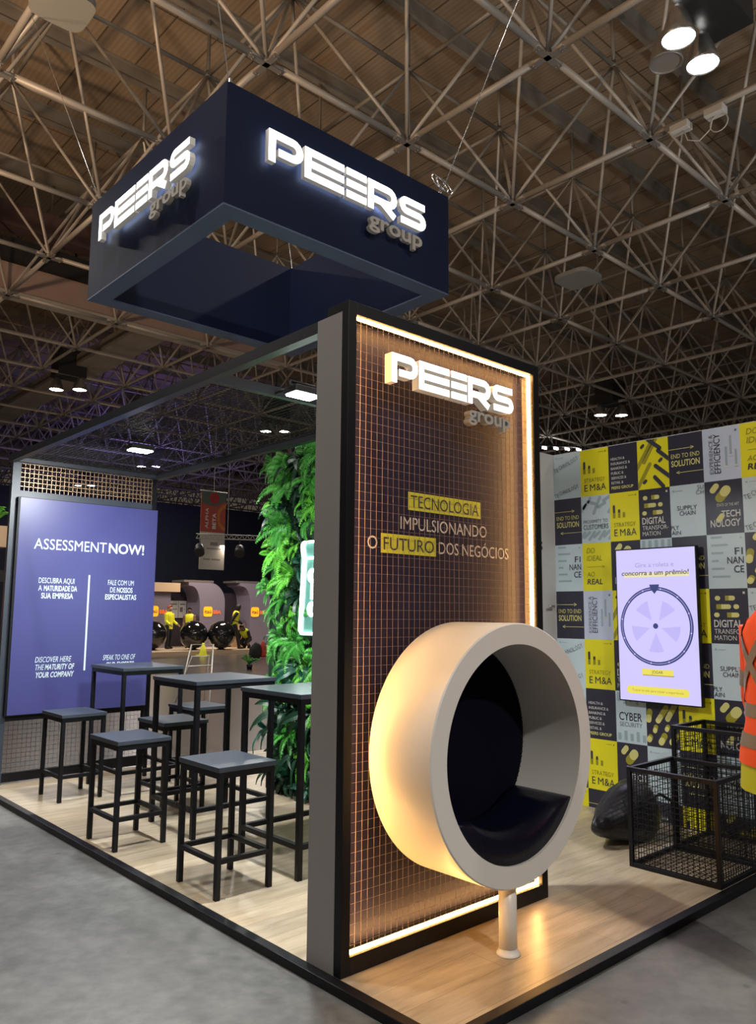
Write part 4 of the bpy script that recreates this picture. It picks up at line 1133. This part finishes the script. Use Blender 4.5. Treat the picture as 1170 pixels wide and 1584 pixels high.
GLB = mat('gloss_black', (.008, .008, .009), .06, coat=.6)
for x, y, l in ((11.75, 25.35, 'glossy black ball seat partly behind the violet panel edge'), (13.15, 24.75, 'glossy black ball seat in the middle of the three'), (14.15, 24.35, 'glossy black ball seat beside the walking person')):
    t = thing('black_ball_chair', l, 'chair', (x, y, .10), 'glossy black ball seats on the far stand')
    m = MB(); m.lathe([(.54*math.sin(PI*q/24) + 1e-4, .68 - .54*math.cos(PI*q/24)) for q in range(25)], (x, y, 0.0), 'Z', 40); o = m.build('ball', GLB, t)
    m = MB(); m.lathe([(.001, .0), (.17, .0), (.17, .03), (.05, .06), (.06, .17)], (x, y, .10), 'Z', 24); m.build('foot', GLB, t)
PAPER = mat('white_paper', (.42, .42, .44), .6)
for x, z0, z1, w, l in ((13.9, 1.30, 2.02, .50, 'white notice board left of the pair on the far stand'), (14.35, 1.30, 2.02, .36, 'white notice board right of the pair, with dark square')):
    t = thing('notice_board', l, 'notice', (x, 27.9, z0), 'white notices on the far stand')
    m = MB(); m.box((x-w/2, 27.92, z0), (x+w/2, 28.0, z1)); m.build('board', PAPER, t)
    f = Flat((x-w/2, 27.918, z0), (1, 0, 0), (0, 0, 1)); f.rect(.06, .25, .20, .45, BRN, 1); f.rect(.06, .55, w-.06, .60, BRN, 1); f.rect(.25, .35, w-.05, .38, BRN, 1); f.build('notice_print', t)
t = thing('cardboard_box', 'cardboard box standing behind the walking person', 'box', (15.9, 26.0, .10))
m = MB(); m.box((15.6, 25.8, .10), (16.1, 26.3, 1.05)); m.build('carton', mat('cardboard', (.42, .27, .14), .8), t); m = MB(); m.box((15.8, 25.795, .10), (15.88, 25.80, 1.05)); m.build('tape_strip', BEIGE, t)
t = thing('backpack', 'black and red backpack left on the walkway near the ferns', 'bag', (13.6, 20.75, FZ))
def blob(m, c, r, mt, flat=-.7, seed=0):
    mb = MB(); bmesh.ops.create_icosphere(mb.bm, subdivisions=3, radius=1)
    for v in mb.bm.verts:
        n_ = 1 + .18 * NZ.noise(v.co*2 + Vector((seed, 0, 0))); z = max(v.co.z*n_, flat); v.co = Vector((c[0] + v.co.x*n_*r[0], c[1] + v.co.y*n_*r[1], c[2] + (z - flat)*r[2]))
    for f_ in mb.bm.faces: f_.smooth = True
    return mb
blob(None, (13.36, 20.75, FZ), (.24, .18, .32), None).build('pack_body', BLK, t); blob(None, (13.62, 20.66, FZ+.03), (.11, .14, .33), None, seed=4).build('front_pocket', mat('red_fabric', (.45, .04, .02), .7), t)
t = thing('floor_cone', 'small yellow warning cone on the walkway before the far stand', 'cone', (12.75, 23.3, FZ))
m = MB(); m.lathe([(.001, .46), (.04, .46), (.15, .03)], (12.75, 23.3, FZ), 'Z', 16); m.build('cone_body', YEL, t); m = MB(); m.box((12.56, 23.11, FZ), (12.94, 23.49, FZ+.03)); m.build('cone_base', YEL, t)
t = thing('potted_plant', 'small green plant on the brown walkway beyond the tables', 'plant', (10.2, 16.3, FZ))
mb = fern_mesh(0, 77)
for v in mb.bm.verts: v.co = Vector((10.2 + v.co.y*1.2, 16.3 + v.co.z*1.2, FZ + .12 - v.co.x*1.3))
mb.build('foliage', GREENS[1], t); m = MB(); m.tube((10.2, 16.3, FZ), (10.2, 16.3, FZ+.14), .07, 14, r2=.09); m.build('pot', BLACK, t)

# folding metal stand
t = thing('metal_stand', 'pale folding tube stand with rungs just beyond the tables', 'stand', (2.95, 6.5, FZ))
PALE = mat('pale_tube', (.50, .48, .44), .4, .4)
m = MB(); m.path([(2.50, 6.3, FZ), (2.86, 6.48, 1.13), (3.18, 6.48, 1.13), (3.02, 6.3, FZ)], .012, 8); m.build('front_frame', PALE, t)
m = MB(); m.path([(2.75, 6.95, FZ), (2.90, 6.52, .98), (3.14, 6.52, .98), (3.32, 6.95, FZ)], .011, 8); m.build('rear_frame', PALE, t)
for z in (.35, .62, .86):
    m = MB(); q = (z - FZ) / (1.13 - FZ); m.tube((2.50 + .36*q, 6.3 + .18*q, z), (3.02 + .16*q, 6.3 + .18*q, z), .010, 8); m.build('rung', PALE, t)

# hanging banner and lighting bar
t = thing('hanging_banner', 'red and white banner hung far back with two short words', 'banner', (13.4, 24, 6.2))
m = MB(); m.box((12.85, 24, 3.18), (13.94, 24.02, 4.62)); m.build('white_cloth', mat('off_white_cloth', (.42, .40, .36), .8), t)
m = MB(); m.box((12.85, 24, 4.62), (13.94, 24.02, 6.2)); m.build('red_cloth', mat('rust_red_cloth', (.30, .055, .035), .8), t)
f = Flat((12.85, 23.998, 3.18), (1, 0, 0), (0, 0, 1))
GRN = mat('grey_green_print', (.07, .09, .07), .8); REDP = mat('crimson_print', (.28, .02, .03), .8); ORP = mat('orange_print', (.38, .13, .03), .8); GP = mat('grey_print', (.2, .19, .18), .8)
f.poly([(0, 3.02), (0, 2.55), (.62, 2.45), (1.09, 2.7), (1.09, 3.02)], GRN, 1); f.build('printed_shape', t)
def bp(): return Flat((12.85, 23.998, 3.18), (1, 0, 0), (0, 0, 1))
f = bp(); f.ellipse(.58, 2.78, .22, .22, REDP, 2, 24); f.build('printed_shape', t)
f = bp()
for k in range(14):
    a0, a1 = PI*.5 + PI*k/14, PI*.5 + PI*(k+1)/14
    f.poly([(1.088 + .26*math.cos(a0), 2.05 + .36*math.sin(a0)), (1.088 + .38*math.cos(a0), 2.05 + .52*math.sin(a0)), (1.088 + .38*math.cos(a1), 2.05 + .52*math.sin(a1)), (1.088 + .26*math.cos(a1), 2.05 + .36*math.sin(a1))], ORP, 2)
f.build('printed_shape', t)
f = bp()
f.text('ALPHA', .33, 1.58, .13, SLW, 3, rot=PI/2, w=.80); f.text('BETA', .66, 1.58, .15, SLW, 3, rot=PI/2, w=.62, bold=.02)
f.rect(.45, .93, .78, 1.06, GP, 1); f.rect(.30, .78, .92, .83, GP, 1); f.rect(.16, .36, .46, .42, GP, 1); f.rect(.52, .36, .92, .42, GP, 1)
f.build('banner_lettering', t)
m = MB(); m.tube((12.8, 24.01, 6.22), (14.0, 24.01, 6.22), .03, 8); m.tube((13.4, 24.01, 6.22), (13.4, 24.01, 14.76), .008, 5); m.build('hanging_rod', TUBED, t)
t = thing('lighting_bar', 'thin truss bar with two black stage lamps in front of the banner', 'lighting rig', (12.8, 22.2, 4.2))
m = MB()
for dz in (0, .16): m.tube((11.9, 22.6, 4.2+dz), (14.0, 21.6, 4.2+dz), .02, 6)
for k in range(12):
    a = Vector((11.9, 22.6, 4.2)).lerp(Vector((14.0, 21.6, 4.2)), k/12); b = Vector((11.9, 22.6, 4.36)).lerp(Vector((14.0, 21.6, 4.36)), (k+.5)/12); c = Vector((11.9, 22.6, 4.2)).lerp(Vector((14.0, 21.6, 4.2)), (k+1)/12); m.tube(a, b, .012, 5); m.tube(b, c, .012, 5)
m.tube((12.9, 22.1, 4.36), (12.9, 22.1, 14.76), .01, 5); m.build('truss', TUBED, t)
for x, y in ((12.0, 22.5), (13.3, 21.9)):
    m = MB(); m.tube((x, y, 3.9), (x-.15, y-.25, 3.65), .15, 14, r2=.19); m.tube((x, y, 3.9), (x, y, 4.2), .02, 6); m.build('stage_lamp', DARK, t)

# neighbour stand at the left edge
t = thing('neighbour_stand', 'strip of another stand with beige fascia and plants left of the violet panel', 'stand', (.5, 9, FZ))
m = MB(); m.box((-1.5, 9.0, 2.44), (1.30, 10.5, 2.74)); m.build('fascia', BEIGE, t)
m = MB(); m.box((-1.5, 9.3, FZ), (1.28, 10.5, 2.44)); m.build('back_wall', BRN, t)
m = MB(); m.box((-1.5, 9.25, 1.45), (1.30, 9.30, 1.95)); m.build('display_panel', mat('orange_red_display', (.5, .1, .03), .5, emit=(1, .25, .08), es=.4), t)
m = MB(); m.box((.2, 9.0, .85), (1.34, 9.28, .98)); m.build('counter_top', BEIGE, t)
for k in range(7):
    mb = fern_mesh(k % 2, 50 + k); cx_ = 1.15 - .38*k
    for v in mb.bm.verts: v.co = Vector((cx_ + v.co.y*.9, 9.3 + v.co.z*.8, 2.74 - v.co.x*1.2))
    mb.build('fascia_plant', GREENS[k % 2], t)
m = MB(); m.box((.7, 9.1, 1.96), (1.35, 9.22, 2.12)); m.build('shelf', DARK, t)

# lights at the other stands
area_light('far_stand_added_light', (14.3, 24.3, 4.4), (14.6, 27.0, .8), 130, 1.4, (1.0, .80, .62))  # unseen warm lamp, added to brighten the far stand
area_light('neighbour_stand_light', (.2, 8.4, 3.4), (.5, 9.3, 1.8), 14, .4, (1.0, .75, .5))
area_light('violet_stage_light', (16, 33, 6.5), (17, 39, 12), 160, 2.0, (.36, .26, 1.0), spread=math.radians(120))
